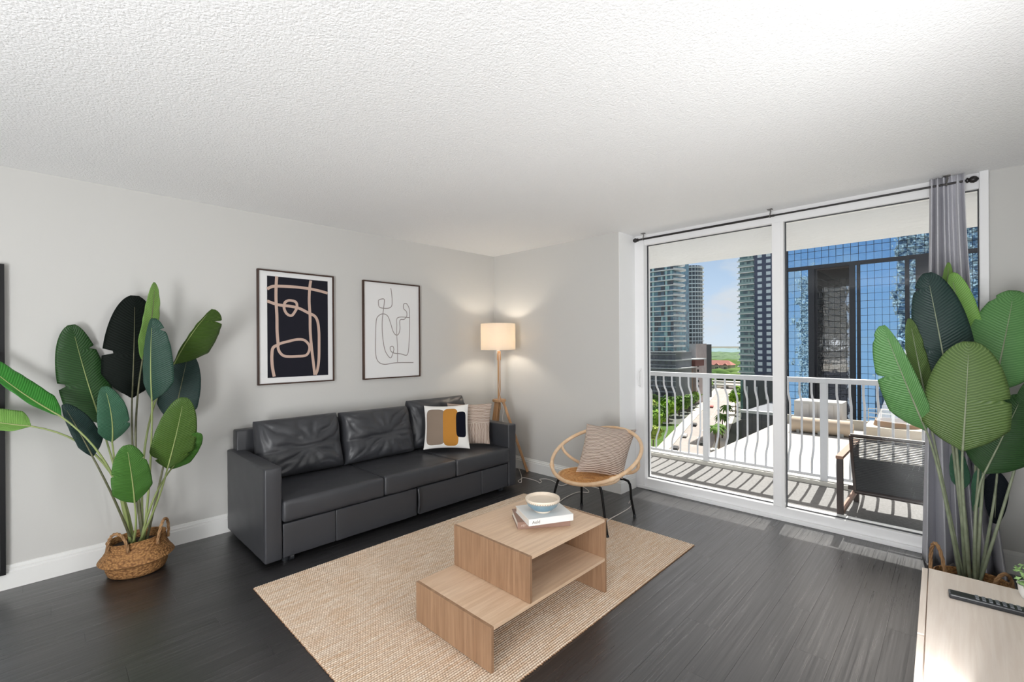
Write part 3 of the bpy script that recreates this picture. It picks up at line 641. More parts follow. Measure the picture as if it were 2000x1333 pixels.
def stripe(name, n, vert_below=None, c1=(206, 190, 178), c2=(140, 116, 100), duty=.42):
    def f(m, N, L, p, tc):
        uv = nd(N, 'ShaderNodeUVMap'); sp = nd(N, 'ShaderNodeSeparateXYZ'); L.new(uv.outputs[0], sp.inputs[0])
        nz = nd(N, 'ShaderNodeTexNoise'); nz.inputs['Scale'].default_value = 7; L.new(uv.outputs[0], nz.inputs['Vector'])
        def st(sock):
            a = nd(N, 'ShaderNodeMath', operation='MULTIPLY_ADD'); L.new(nz.outputs[0], a.inputs[0]); a.inputs[1].default_value = .035; L.new(sock, a.inputs[2])
            b = nd(N, 'ShaderNodeMath', operation='MULTIPLY'); L.new(a.outputs[0], b.inputs[0]); b.inputs[1].default_value = 2*PI*n
            s = nd(N, 'ShaderNodeMath', operation='SINE'); L.new(b.outputs[0], s.inputs[0])
            r = nd(N, 'ShaderNodeMapRange'); L.new(s.outputs[0], r.inputs[0]); r.inputs[1].default_value = .1; r.inputs[2].default_value = .7; return r.outputs[0]
        k = st(sp.outputs[1])
        if vert_below:
            k2 = st(sp.outputs[0]); l = nd(N, 'ShaderNodeMath', operation='LESS_THAN'); L.new(sp.outputs[1], l.inputs[0]); l.inputs[1].default_value = vert_below
            mm = nd(N, 'ShaderNodeMix', data_type='FLOAT'); L.new(l.outputs[0], mm.inputs[0]); L.new(k, mm.inputs[2]); L.new(k2, mm.inputs[3]); k = mm.outputs[0]
        mx = nd(N, 'ShaderNodeMix', data_type='RGBA'); L.new(k, mx.inputs[0]); mx.inputs[6].default_value = srgb(*c1); mx.inputs[7].default_value = srgb(*c2); L.new(mx.outputs[2], p.inputs['Base Color'])
        bp = nd(N, 'ShaderNodeBump'); bp.invert = True; bp.inputs['Strength'].default_value = .6; bp.inputs['Distance'].default_value = .004; L.new(k, bp.inputs['Height']); L.new(bp.outputs[0], p.inputs['Normal'])
    return mat(name, c1, .95, spec=.1, extra=f)
def pillow(c4, th, m, label, group, name='throw_pillow', seed=0, n=36):
    o = softcushion(name, None, c4, th, m, p=2.6, pull=.07, n=n, wr=.006, seed=seed, pinch=.62); return tag(o, label, 'pillow', group)
pillow([at(827, 879, 4.16), at(918, 877, 4.22), at(915, 790, 4.36), at(828, 793, 4.30)], .13, M_patch, 'white pillow with brown, mustard and black blocks on the sofa', 'throw pillows', seed=2)
pillow([at(878, 872, 4.37), at(957, 868, 4.42), at(961, 788, 4.52), at(873, 788, 4.47)], .12, stripe('beige_ridged', 26, .5), 'beige ribbed pillow leaning by the right sofa arm', 'throw pillows', seed=6)

# ------------------------------------------------------------ tripod floor lamp
LX, LY = .372, 3.455
lp = thing('floor_lamp', (LX, LY, 0), 'wooden tripod floor lamp with lit white drum shade in the corner', 'floor lamp')
sh = MB()
R1 = .188; z0, z1 = 1.338, 1.622
for r in (R1, R1-.003):
    pass
MB().lathe([(R1, z0), (R1, z1)], (LX, LY, 0), 56)
shm = MB(); n = 56; vs = []; fs = []
for zz in (z0, z1):
    for r in (R1, R1-.003):
        for k in range(n): a = 2*PI*k/n; vs.append((LX+r*math.cos(a), LY+r*math.sin(a), zz))
for k in range(n):
    q = (k+1) % n; fs += [(k, q, 2*n+q, 2*n+k), (n+q, n+k, 3*n+k, 3*n+q), (k, n+k, n+q, q), (2*n+q, 3*n+q, 3*n+k, 2*n+k)]
shd = shm.add(vs, fs).build('shade', M_shade, lp, smooth=40)
sp_ = MB()
for k in range(3): a = 2*PI*k/3; sp_.tube([(LX, LY, z0+.03), (LX+(R1-.004)*math.cos(a), LY+(R1-.004)*math.sin(a), z0+.012)], .0025, 6)
sp_.tube([(LX+(R1-.004)*math.cos(2*PI*k/24), LY+(R1-.004)*math.sin(2*PI*k/24), z0+.010) for k in range(24)], .0022, 5, closed=True).build('spider_fitting', M_white, shd, smooth=60)
MB().lathe([(0, 1.30), (.017, 1.30), (.019, 1.37), (.012, 1.42), (0, 1.42)], (LX, LY, 0), 16).build('bulb_holder', M_white, lp, smooth=40)
bl = MB().lathe([(0, 1.42), (.014, 1.425), (.028, 1.46), (.03, 1.485), (.02, 1.51), (0, 1.517)], (LX, LY, 0), 20)
def emis(name, col, st):
    m = bpy.data.materials.new(name); m.use_nodes = True; p = m.node_tree.nodes['Principled BSDF']; p.inputs['Emission Color'].default_value = col; p.inputs['Emission Strength'].default_value = st; return m
bl.build('bulb', emis('bulb_glow', (1, .88, .72, 1), 135), lp, smooth=60)
hubz = .79
MB().bar((LX+.012, LY, hubz-.10), (LX+.012, LY, 1.31), .024, .024, up=(0, 1, 0)).build('pole', M_lampw, lp, bevel=.002)
MB().lathe([(.0, 1.225), (.020, 1.225), (.022, 1.245), (.018, 1.325), (0, 1.325)], (LX+.012, LY, 0), 20).build('pole_collar', M_lampw, lp, smooth=40)
MB().lathe([(0, hubz-.012), (.072, hubz-.012), (.074, hubz), (.072, hubz+.013), (0, hubz+.013)], (LX+.012, LY, 0), 32).build('hub', M_lampw, lp, smooth=40)
for fx, fy in ((.567, 3.700), (.13, 3.60), (.40, 3.258)):
    d = (Vector((fx, fy, 0))-Vector((LX, LY, 0))).normalized()
    MB().bar(Vector((LX+.012, LY, hubz-.012))+d*.042, (fx, fy, 0.006), .044, .027, up=d).build('leg', M_lampw, lp, bevel=.002)
# power cord: from the socket down the pole and across the floor
M_cordw = mat('white_cord', (214, 208, 204), .5)
cp = [(LX+.03, LY-.015, 1.30), (LX+.05, LY-.03, 1.18), (LX+.055, LY-.03, 1.05), (LX+.045, LY-.035, .95), (LX+.06, LY-.03, .86), (LX+.05, LY-.035, .80), (LX+.10, LY-.02, .72), (LX+.06, LY, .60), (LX+.09, LY+.01, .48), (LX+.12, LY, .25), (LX+.2, LY+.02, .04)]
fp = [(1008, 908), (1019, 932), (1012, 940), (1018, 943), (1020, 934), (1035, 936), (1050, 941), (1054, 944), (1058, 941), (1054, 937), (1066, 936), (1080, 940), (1096, 949), (1118, 944), (1140, 952), (1150, 962), (1128, 962), (1105, 972), (1088, 984)]
fq = [on(a, b, 2, .006) for a, b in fp]
def smooth_pts(P, k=5):
    P = [Vector(p) for p in P]; n = len(P); Q = []
    for i in range(n-1):
        p0, p1, p2, p3 = P[max(i-1, 0)], P[i], P[i+1], P[min(i+2, n-1)]
        for j in range(k): t = j/k; Q.append(.5*((2*p1)+(-p0+p2)*t+(2*p0-5*p1+4*p2-p3)*t*t+(-p0+3*p1-3*p2+p3)*t**3))
    return Q+[P[-1]]
MB().tube(smooth_pts(cp+[(.72, 3.32, .006)]+fq), .0032, 7).build('power_cord', M_cordw, lp, smooth=180)

# ------------------------------------------------------------ rattan chair
RC = Vector((1.877, 3.068, .52)); TL_ = .463; RR = .362
rc = thing('rattan_chair', (1.877, 3.068, 0), 'round rattan hoop chair with black legs in front of the window corner', 'chair')
bv = Vector((0, math.cos(TL_), math.sin(TL_)))
hoop = [RC+Vector((1, 0, 0))*RR*math.cos(a)+bv*RR*math.sin(a) for a in [2*PI*k/72 for k in range(72)]]
MB().tube(hoop, .0145, 12, closed=True).build('hoop', M_ratt, rc, smooth=180)
ZS = .365; sc_c = Vector((1.877, 2.965, ZS)); SR = .225
seat = MB(); prof = [(0, ZS-.03), (.08, ZS-.026), (.15, ZS-.016), (.20, ZS-.004), (SR, ZS+.004)]
seat.lathe(prof[::1], (sc_c.x, sc_c.y, 0), 48)
st_ = seat.build('seat', M_seat, rc, smooth=180); so_ = st_.modifiers.new('t', 'SOLIDIFY'); so_.thickness = .008
wv = MB()
for k in range(44):
    a = 2*PI*k/44; c1, s1 = math.cos(a), math.sin(a)
    wv.tube([(sc_c.x+.03*c1, sc_c.y+.03*s1, ZS-.024), (sc_c.x+.13*c1, sc_c.y+.13*s1, ZS-.014), (sc_c.x+.19*c1, sc_c.y+.19*s1, ZS-.001), (sc_c.x+(SR+.004)*c1, sc_c.y+(SR+.004)*s1, ZS+.009)], .0032, 5)
for r, z in ((.05, -.021), (.085, -.019), (.12, -.014), (.155, -.008), (.185, -.001), (.21, .005)):
    wv.tube([(sc_c.x+r*math.cos(a), sc_c.y+r*math.sin(a), ZS+z+.003+.003*math.sin(22*a)) for a in [2*PI*k/88 for k in range(88)]], .003, 5, closed=True)
tag(wv.build('woven_strand', M_seat, st_, smooth=180), kind='stuff')
MB().tube([(sc_c.x+(SR+.006)*math.cos(a), sc_c.y+(SR+.006)*math.sin(a), ZS) for a in [2*PI*k/60 for k in range(60)]], .0125, 10, closed=True).build('seat_ring', M_ratt, rc, smooth=180)
arc = []
for k in range(41):   # lower supporting arc running behind the seat, from one side of the hoop to the other
    a = PI*k/40; arc.append(Vector((1.877+.358*math.cos(a), 3.092+.11*math.sin(a), .532-.178*math.sin(a)**.8)))
MB().tube(arc, .0125, 10).build('support_arc', M_ratt, rc, smooth=180)
for s in (-1, 1):
    wp = RC+Vector((s*RR*.80, 0, 0))+bv*(-RR*.60); wq = RC+Vector((s*RR*.74, 0, 0))+bv*(-RR*.67)
    MB().tube([wp, wq], .0185, 12).build('joint_wrap', M_ratt, rc, smooth=60)
legs = [((2.14, 2.82, 0), (2.075, 2.83, .35)), ((2.078, 3.318, 0), (1.99, 3.07, .345)), ((1.605, 3.255, 0), (1.74, 3.07, .345)), ((1.60, 2.80, 0), (1.69, 2.86, .35))]
LT = []
for k, (f_, t_) in enumerate(legs):
    f_ = Vector(f_); t_ = Vector(t_); kn = f_.lerp(t_, .86); out_ = (Vector((f_.x, f_.y, 0))-Vector((1.877, 3.03, 0))).normalized()
    kn = Vector((f_.x*.75+t_.x*.25, f_.y*.75+t_.y*.25, .30)) if k in (1,) else Vector((f_.x*.25+t_.x*.75, f_.y*.25+t_.y*.75, .30))
    lg = MB().tube(smooth_pts([f_+Vector((0, 0, .012)), f_.lerp(kn, .5), kn, t_], 4), .0098, 10).build('leg', M_black, rc, smooth=180)
    MB().lathe([(0, .0005 if k in (1, 2) else .0105), (.0125, .0005 if k in (1, 2) else .0105), (.0125, .02), (.0098, .024)], (f_.x, f_.y, 0), 12).build('rubber_foot', M_blackp, lg, smooth=40)
MB().tube([legs[0][1], (1.877, 2.86, .340), legs[3][1]], .006, 8).build('seat_brace', M_black, rc, smooth=60)
MB().tube([legs[1][1], (1.87, 3.07, .337), legs[2][1]], .006, 8).build('seat_brace', M_black, rc, smooth=60)
# loose white cord looped over the two right legs
a0 = at(1190, 1015, 3.36); b0 = at(1230, 992, 3.66)
lc = MB().tube(smooth_pts([at(1186, 1020, 3.31), a0, at(1212, 1003, 3.52), b0, at(1234, 985, 3.69), at(1232, 978, 3.70), at(1228, 984, 3.69)]), .0032, 7).build('cord', M_cordw, None, smooth=180)
tag(lc, 'short white cord tied between two black legs of the rattan chair', 'cord')
pillow([at(1125, 922, 3.60), at(1216, 936, 3.56), at(1243, 840, 3.80), at(1146, 828, 3.84)], .15, stripe('brown_striped', 33, None, (212, 196, 184), (124, 100, 86)), 'striped brown and cream pillow standing on the rattan chair', 'throw pillows', seed=11, n=40)

# ------------------------------------------------------------ baskets
def basket(c, label, s=1.0, seed=0, hang=(0.0, PI), hs=(.10, .10)):
    t = thing('woven_basket', (c[0], c[1], 0), label, 'basket', 'woven seagrass baskets')
    def wob(r, z, a): return r*(1+.03*math.sin(2*a+seed)+.01*math.sin(5*a+seed)), z*(1+.06*math.sin(a+seed+.6)*(z > .05))
    MB().lathe([(0, .002), (.125*s, .002), (.142*s, .012), (.152*s, .04), (.158*s, .078*s), (.160*s, .086*s)], (c[0], c[1], 0), 48, wob).build('lower_body', M_bask, t, smooth=60)
    MB().lathe([(.155*s, .080*s), (.178*s, .083*s), (.188*s, .092*s), (.180*s, .105*s), (.165*s, .125*s), (.150*s, .155*s), (.143*s, .205*s), (.147*s, .212*s), (.141*s, .214*s), (.137*s, .205*s), (.142*s, .15*s), (.15*s, .10*s)], (c[0], c[1], 0), 48, wob).build('upper_body', M_bask, t, smooth=60)
    MB().lathe([(0, .165*s), (.06*s, .168*s), (.139*s, .16*s)], (c[0], c[1], 0), 32).build('filling', M_soil, t, smooth=60)
    for h, hh in zip(hang, hs):
        P = []; d = Vector((math.cos(h), math.sin(h), 0)); e_ = Vector((-d.y, d.x, 0))
        for k in range(29):
            a = PI*k/28; P.append(Vector((c[0], c[1], .185*s))+d*(.145*s+.012*math.sin(a))+e_*.058*math.cos(a)+Vector((0, 0, (hh+.02)*math.sin(a)-.01)))
        m_ = MB()
        for q in range(3):
            Q = []
            for k, p_ in enumerate(P):
                T = (P[min(k+1, 28)]-P[max(k-1, 0)]).normalized(); A = T.orthogonal(); A = (d-T*d.dot(T)).normalized(); B = T.cross(A); an = k*.75+q*2*PI/3
                Q.append(p_+(A*math.cos(an)+B*math.sin(an))*.0046)
            m_.tube(Q, .0046, 6)
        m_.build('handle', M_rope, t, smooth=180)
    return t
BLc = (.268, .41); BRc = (3.985, 3.285)
basket(BLc, 'woven seagrass belly basket holding the plant by the left wall', 1.0, 0, (-.75, .95), (.095, .115))
basket(BRc, 'woven seagrass basket behind the pale console on the right', 0.94, 2, (-2.6, -.7), (.17, .10))

# ------------------------------------------------------------ big leaf plants
def leaf(pl, root, b, t, wd, roll, fold, arch, m, mm, prof='p', slits=(), wl=1, wr_=1, petr=.0043, ctrl=.45):
    b = Vector(b); t = Vector(t); ax = (t-b); ln = ax.length; ax.normalize()
    vd = (CAMP-(b+t)/2).normalized(); lat = ax.cross(vd).normalized(); lat = Matrix.Rotation(roll, 3, ax) @ lat; nr = lat.cross(ax).normalized()
    if nr.dot(vd) < 0: nr = -nr
    mc = (b+t)/2
    def pxx(q): d = q-CAMP; z = d.dot(V_); return Vector((F*d.dot(R_)/z, F*d.z/z))
    l0 = ax.cross(vd).normalized(); wd = wd/(pxx(mc+l0*.005)-pxx(mc-l0*.005)).length*.01      # width measured in the photograph -> metres
    nv, nu = 44, 8; vs = []; uv = []; fs = []
    def w_(q):
        if prof == 'p': base = min(1, (q/.22))**.55 if q < .22 else 1; tip = max(0, 1-((q-.33)/.67)**1.9)**.52 if q > .35 else 1; return base*tip
        return math.sin(PI*q**.9)**.8
    mid = []
    for j in range(nv+1):
        q = j/nv; mid.append(b+ax*ln*q+nr*(arch*ln*(4*q*(1-q)*.35 - (q**2)*.25)))
    for j in range(nv+1):
        q = j/nv; q2 = .012+.98*q
        for i in range(-nu, nu+1):
            u = i/nu; s = wl if u < 0 else wr_; ww = w_(q2)*wd/2*s
            for (side, sq, dep) in slits:
                if (u > 0) == (side > 0) and abs(q-sq) < .022: ww *= 1-dep*(1-abs(q-sq)/.022)
            edge = .006*noise.noise(Vector((q*9, u*2, ln*7)))
            vs.append(mid[j]+lat*u*ww+ax*(abs(u)**1.5*.035*ln*(1-q))+nr*(fold*abs(u)*ww+edge*abs(u)-.18*ww*u*u)); uv.append((u, q))
    W = 2*nu+1
    for j in range(nv):
        for i in range(2*nu): a = j*W+i; fs.append((a, a+1, a+W+1, a+W))
    me = bpy.data.meshes.new('leaf'); me.from_pydata([tuple(v) for v in vs], [], fs)
    for p in me.polygons: p.use_smooth = True
    ul = me.uv_layers.new(name='UVMap')
    for lp_ in me.loops: ul.data[lp_.index].uv = uv[lp_.vertex_index]
    me.materials.append(m); lf = link('leaf', me, pl)
    sm_ = lf.modifiers.new('t', 'SOLIDIFY'); sm_.thickness = .0012
    ml = int(nv*.93); MB().tube([p_+nr*.0012 for p_ in mid[:ml]], [.0048*(1-.85*k/ml) for k in range(ml)], 7).build('midrib', mm, lf, smooth=180)
    if root is not None:
        root = Vector(root); c0 = root.lerp(b, .5); d = b-ax*(b-root).length*ctrl; c0 = d
        P = [root*(1-k/14)**2+c0*2*(k/14)*(1-k/14)+b*(k/14)**2 for k in range(15)]
        MB().tube(P+[mid[1]], [petr*1.75-petr*.75*k/15 for k in range(16)], 8).build('stem', mm if mm else M_stem, pl, smooth=180)
    return lf
M_stem = mat('stem_green', (92, 96, 66), .5, var=(30, (112, 110, 84), 1)); M_rib = mat('rib_green', (150, 164, 104), .5); M_stem2 = mat('stem_pale', (150, 158, 132), .45, var=(20, (126, 136, 110), 1))
G = {'dark': leafmat('leaf_dark_green', (36, 66, 32), (48, 84, 42)), 'black': leafmat('leaf_shaded_green', (12, 18, 15), (18, 26, 21), .6), 'lime': leafmat('leaf_lime', (110, 148, 72), (132, 168, 92)),  # 'black': shade of a leaf turned from the light, put into its colour
     'teal': leafmat('leaf_teal', (34, 62, 52), (54, 86, 72)), 'olive': leafmat('leaf_olive', (62, 90, 34), (84, 112, 50)), 'mid': leafmat('leaf_mid', (60, 104, 40), (78, 124, 54)),
     'bright': leafmat('leaf_bright', (52, 128, 46), (70, 146, 60)), 'pale': leafmat('leaf_pale', (112, 160, 74), (138, 180, 98)), 'slate': leafmat('leaf_slate', (30, 50, 48), (42, 64, 58)),
     'curl': leafmat('leaf_jade', (48, 88, 66), (80, 122, 98)), 'sage': leafmat('leaf_sage', (82, 128, 74), (102, 148, 90)), 'moss': leafmat('leaf_moss', (76, 100, 52), (102, 124, 72)), 'night': leafmat('leaf_night', (22, 28, 34), (28, 34, 40), .6)}
pA = thing('potted_palm', (BLc[0], BLc[1], .17), 'tall banana leaf plant in the basket between mirror and sofa', 'plant', 'large leaved indoor plants')
def lr(c, dx, dy): return Vector((c[0]+dx*.6, c[1]+dy*.6, .165))
# (tip px, base px, depth tip, depth base, width px, roll, fold, arch, colour, slits)
LA = [((139, 636), (198, 828), 2.80, 2.84, 102, .15, .10, -.15, 'dark', ((-1, .42, .5), (1, .75, .35)), (-.03, -.01)),
      ((264, 577), (258, 778), 2.98, 2.94, 120, .1, .05, .1, 'black', ((-1, .42, .7), (1, .86, .5)), (0, .05)),
      ((305, 552), (278, 705), 2.96, 2.92, 34, .6, .15, .1, 'lime', (), (.01, .06)),
      ((296, 622), (297, 784), 2.80, 2.84, 62, -.35, .15, .1, 'teal', ((1, .86, .5),), (.03, .05)),
      ((412, 602), (339, 712), 3.0, 3.05, 56, .75, .25, -.1, 'olive', ((1, .8, .5),), (.05, .05)),
      ((368, 690), (338, 826), 3.15, 3.1, 80, -.3, .1, 0, 'slate', (), (.05, .07)),
      ((360, 778), (327, 916), 2.78, 2.80, 84, .2, .12, .12, 'olive', ((-1, .12, .35), (1, .2, .3)), (.05, .0)),
      ((389, 846), (334, 917), 2.86, 2.86, 48, .5, .1, 0, 'mid', (), (.07, .02)),
      ((207, 756), (219, 864), 2.70, 2.74, 64, .35, .22, .28, 'curl', ((1, .3, .2),), (-.02, -.04)),
      ((124, 790), (181, 893), 2.62, 2.66, 54, .35, .12, .05, 'slate', (), (-.05, -.03)),
      ((248, 871), (263, 983), 2.55, 2.62, 82, .2, .1, .12, 'mid', ((1, .72, .3), (-1, .55, .2)), (.04, -.05)),
      ((-60, 690), (119, 814), 2.45, 2.58, 44, .7, .25, -.12, 'bright', (), (-.05, -.05)),
      ((-85, 812), (60, 833), 2.40, 2.55, 46, .6, .25, -.12, 'pale', (), (-.06, -.02))]
for li, (tp, bp_, dt, db, wpx, roll, fold, arch, col, sl, ro_) in enumerate(LA):
    b = at(bp_[0], bp_[1], db); t = at(tp[0], tp[1], dt)
    leaf(pA, lr(BLc, *ro_), b, t, wpx/max(.6, math.cos(roll)), roll, fold, arch, G[col], M_rib if col in ('dark', 'teal', 'olive', 'mid', 'bright', 'pale', 'curl') else M_stem, 'p', sl, *{3: (.5, 1.45), 4: (.16, 1.7), 0: (1.12, .88), 8: (.9, 1.1), 9: (.6, 1.4), 11: (.55, 1.45), 12: (.7, 1.3)}.get(li, (1, 1)))
pB = thing('potted_palm', (BRc[0], BRc[1], .17), 'tall banana leaf plant in front of the grey curtain', 'plant', 'large leaved indoor plants')
LB = [((1811, 533), (1853, 756), 2.42, 2.40, 118, .1, .06, .08, 'slate', ((-1, .86, .4), (-1, .32, .35)), (-.03, .03)),
      ((1724, 638), (1809, 842), 2.28, 2.33, 84, -.1, .08, .1, 'sage', ((-1, .55, .4), (-1, .9, .2)), (-.06, 0)),
      ((1776, 622), (1812, 802), 2.45, 2.42, 44, .6, .15, 0, 'moss', (), (-.04, .03)),
      ((1893, 668), (1880, 882), 2.18, 2.22, 176, .05, .07, .12, 'moss', ((1, .48, .22),), (0, -.04)),
      ((1982, 566), (1940, 765), 2.45, 2.42, 158, .1, .08, .1, 'sage', ((-1, .9, .3), (1, .94, .4)), (.04, .04)),
      ((1858, 533), (1892, 700), 2.60, 2.56, 74, -.3, .1, .05, 'pale', (), (.02, .05)),
      ((1853, 513), (1846, 610), 2.66, 2.64, 26, .5, .3, 0, 'lime', (), (0, .05)),
      ((1998, 772), (1922, 926), 2.28, 2.32, 132, .1, .08, .1, 'dark', (), (.03, -.02)),
      ((2022, 738), (1996, 860), 2.25, 2.30, 70, .2, .1, .1, 'dark', (), (.05, 0)),
      ((1943, 1024), (1948, 918), 2.45, 2.40, 50, .1, .06, .05, 'night', (), (.05, .03)),
      ((1903, 1000), (1912, 915), 2.42, 2.40, 24, .4, .1, 0, 'curl', (), (.03, .04)),
      ((1868, 878), (1880, 958), 2.50, 2.48, 40, .3, .1, 0, 'curl', (), (0, .05))]
for li, (tp, bp_, dt, db, wpx, roll, fold, arch, col, sl, ro_) in enumerate(LB):
    b = at(bp_[0], bp_[1], db); t = at(tp[0], tp[1], dt)
    leaf(pB, lr(BRc, *ro_), b, t, wpx/max(.6, math.cos(roll)), roll, fold, arch, G[col], M_stem2, 'p', sl, *{0: (.92, 1.08), 1: (1.3, .62), 5: (.6, 1.05)}.get(li, (1, 1)), ctrl=.25 if tp[1] < bp_[1] else -.3)

# ------------------------------------------------------------ console, remote, small pot
CZ = .452; rz = .0185
cs = thing('media_console', (3.86, 2.0, 0), 'pale oak media console cut by the right edge of the photo', 'console')
Mc = Matrix.Translation((3.853, 2.567, 0)) @ Matrix.Rotation(rz, 4, 'Z')
def cb(name, x0, x1, y0, y1, z0, z1, m=M_pale, parent=cs, bevel=.001): return MB().box(x0, x1, y0, y1, z0, z1, Mc).build(name, m, parent, bevel=bevel)
cb('top', 0, .41, -1.80, 0, CZ-.018, CZ)
cb('side_panel', .0, .41, -.018, 0, .05, CZ-.0185); cb('side_panel', .0, .41, -1.8, -1.782, .05, CZ-.0185); cb('bottom_panel', .0, .41, -1.782, -.018, .05, .068); cb('back_panel', .40, .41, -1.782, -.018, .068, CZ-.0185)
for k, off in enumerate((0, .004, .002)):
    y1 = -.003-k*.598; cb('drawer_front', -.0205-off*0, -.003, y1-.588, y1, .065, CZ-.002*(k == 0)-.004*(k > 0))
cb('plinth', .03, .38, -1.76, -.04, 0, .05, M_black)
rm = thing('remote_control', (4.0, 2.33, CZ), 'black remote control with pale buttons on the console', 'remote')
ra, rb_ = Vector((3.914, 2.335, CZ+.0005)), Vector((4.16, 2.352, CZ+.0005)); u = (rb_-ra).normalized(); v = Vector((-u.y, u.x, 0)); Mr = Matrix(((u.x, v.x, 0, ra.x), (u.y, v.y, 0, ra.y), (0, 0, 1, ra.z), (0, 0, 0, 1)))
MB().box(0, .246, -.022, .024, 0, .018, Mr).build('body', M_blackp, rm, bevel=.005, seg=3)
bt = MB()
for i in range(9):
    for j in range(3): bt = MB().box(.07+i*.017, .079+i*.017, -.014+j*.012, -.006+j*.012, .018, .0205, Mr); bt.build('button', M_grey, rm)
sp2 = thing('small_pot', (4.135, 2.505, CZ), 'small white pot with tiny green plant at the right edge', 'plant pot')
MB().lathe([(0, 0.0005), (.028, .0005), (.036, .02), (.04, .05), (.042, .052), (.037, .05), (.034, .04), (0, .04)], (4.135, 2.505, CZ), 28).build('pot', mat('white_ceramic', (240, 240, 238), .3), sp2, smooth=40)
gl = MB()
for k in range(150):
    a = random.uniform(0, 2*PI); r = random.uniform(.0, .045); h = random.uniform(.05, .11); c = Vector((4.135+r*math.cos(a)*1.1, 2.505+r*math.sin(a)*1.1, CZ+h)); d = Vector((random.uniform(-1, 1), random.uniform(-1, 1), random.uniform(-.3, 1))).normalized()*.012; e_ = d.orthogonal().normalized()*.005
    gl.add([c-d, c+e_, c+d, c-e_], [(0, 1, 2, 3)])
tag(gl.build('foliage', mat('tiny_leaf', (150, 186, 120), .6), sp2), kind='stuff')
MB().tube([(4.135, 2.505, CZ+.035), (4.137, 2.507, CZ+.09)], .0025, 6).build('stem', M_stem, sp2)

# ------------------------------------------------------------ city outside
GZ = -38.0
SD = Vector((-.272, .962, 0)).normalized(); SN = Vector((SD.y, -SD.x, 0)); SO = Vector((-65.6, 162, GZ))   # street axis
def st(a, b, z=0): p = SO+SD*a+SN*b; return Vector((p.x, p.y, GZ+z))
def quad(name, a0, a1, b0, b1, z, m, label, cat='ground', kind='structure', t=.3):
    P = [st(a0, b0), st(a1, b0), st(a1, b1), st(a0, b1)]
    mb = MB().add([(p.x, p.y, GZ+z-t) for p in P]+[(p.x, p.y, GZ+z) for p in P], [(3, 2, 1, 0), (4, 5, 6, 7), (0, 1, 5, 4), (1, 2, 6, 5), (2, 3, 7, 6), (3, 0, 4, 7)])
    o = mb.build(name, m); return tag(o, label, cat, None, kind)
M_grd = mat('city_ground', (112, 114, 108), .95, spec=.1, var=(.03, (92, 98, 86), 1))
M_road = mat('road', (168, 160, 154), .9, spec=.1, var=(.2, (158, 151, 146), 1)); M_walk = mat('sidewalk', (206, 198, 184), .9, spec=.1); M_grass = mat('grass', (84, 110, 50), .95, spec=.1, var=(.5, (66, 92, 40), 1))
struct('ground', Bx(-3000, 2500, 5.5, 7000, GZ-3, GZ-.3), M_grd, 'city ground far below the balcony', 'ground')
quad('street', -160, 420, -6.8, 6.8, 0, M_road, 'pale sunlit street running away between trees and towers', 'street')
quad('sidewalk', -160, 300, -11.5, -6.9, .15, M_walk, 'pale sidewalk left of the street', 'sidewalk')
quad('sidewalk', -160, 300, 6.9, 11, .15, M_walk, 'pale sidewalk right of the street', 'sidewalk')
quad('lawn', -160, 60, -50, -11.6, .1, M_grass, 'green lawn strip beside the left sidewalk', 'lawn')
mk = MB(); mw = mat('lane_paint', (226, 222, 214), .9)
for a in range(-60, 300, 9):
    P = [st(a, -.1, .01), st(a+3, -.1, .01), st(a+3, .1, .01), st(a, .1, .01)]; mk.add(P, [(0, 1, 2, 3)])
tag(mk.build('lane_marking', mw), 'dashed white lane line along the street', 'road marking', kind='structure')
# white parking deck roof right below
M_roof = mat('white_roof', (192, 189, 182), .85, spec=.1, var=(.15, (184, 181, 175), 1)); M_dg = mat('dark_cladding', (60, 64, 74), .6); M_lc = mat('light_concrete', (186, 182, 174), .85, spec=.1)
deck = thing('parking_deck', (4, 35, GZ), 'low building with flat white roof just below the balcony', 'building')
Bx(-12.7, 40, 9, 68, GZ, -9.4).build('wall', mat('deck_wall', (70, 74, 84), .7), deck); Bx(-12.9, 40.2, 8.8, 68.2, -9.4, -9.0).build('roof', M_roof, deck)
Bx(-12.9, 40.2, 67.8, 68.2, -9.0, -7.9).build('parapet', M_lc, deck)
for x in (-11.8, -6, 0, 6):
    pass
M_box = mat('vent_panel', (206, 204, 200), .6); M_tan = mat('tan_tank', (198, 178, 156), .8)
# rooftop machinery standing on the roof
u1 = thing('rooftop_unit', (-7.6, 64.5, -9), 'white louvred box unit on the white roof, nearer the street', 'air conditioner', 'rooftop machines')
Bx(-10.2, -5.4, 63.6, 66.6, -8.1, -5.5).build('casing', M_box, u1, bevel=.05); Bx(-10.0, -5.6, 63.8, 66.4, -9, -8.1).build('base', M_lc, u1)
for k in range(6): Bx(-10.1+k*.8, -9.45+k*.8, 63.54, 63.6, -7.9, -5.8).build('louvre_panel', mat('louvre', (206, 204, 202), .6), u1)
u2 = thing('water_tank', (-8, 62, -9), 'tan rounded tank lying on the white roof below the white box', 'tank')
t_ = MB(); t_.tube([(-10.2, 61.9, -8.1), (-10, 61.9, -8.1), (-4.4, 61.9, -8.1), (-4.2, 61.9, -8.1)], [.6, .88, .88, .6], 20); t_.build('tank_body', M_tan, u2, smooth=40)
for x in (-9.3, -7.2, -5.1): Bx(x-.15, x+.15, 61.2, 62.6, -9, -8.6).build('cradle', M_lc, u2)
u3 = thing('cooling_tower', (-.6, 62.5, -9), 'low tan cooling housing with round fan ring on the white roof', 'cooling tower')
Bx(-3.2, 2.0, 61.0, 66.2, -9, -7.5).build('housing', mat('tan_housing', (206, 192, 172), .85), u3, bevel=.08)
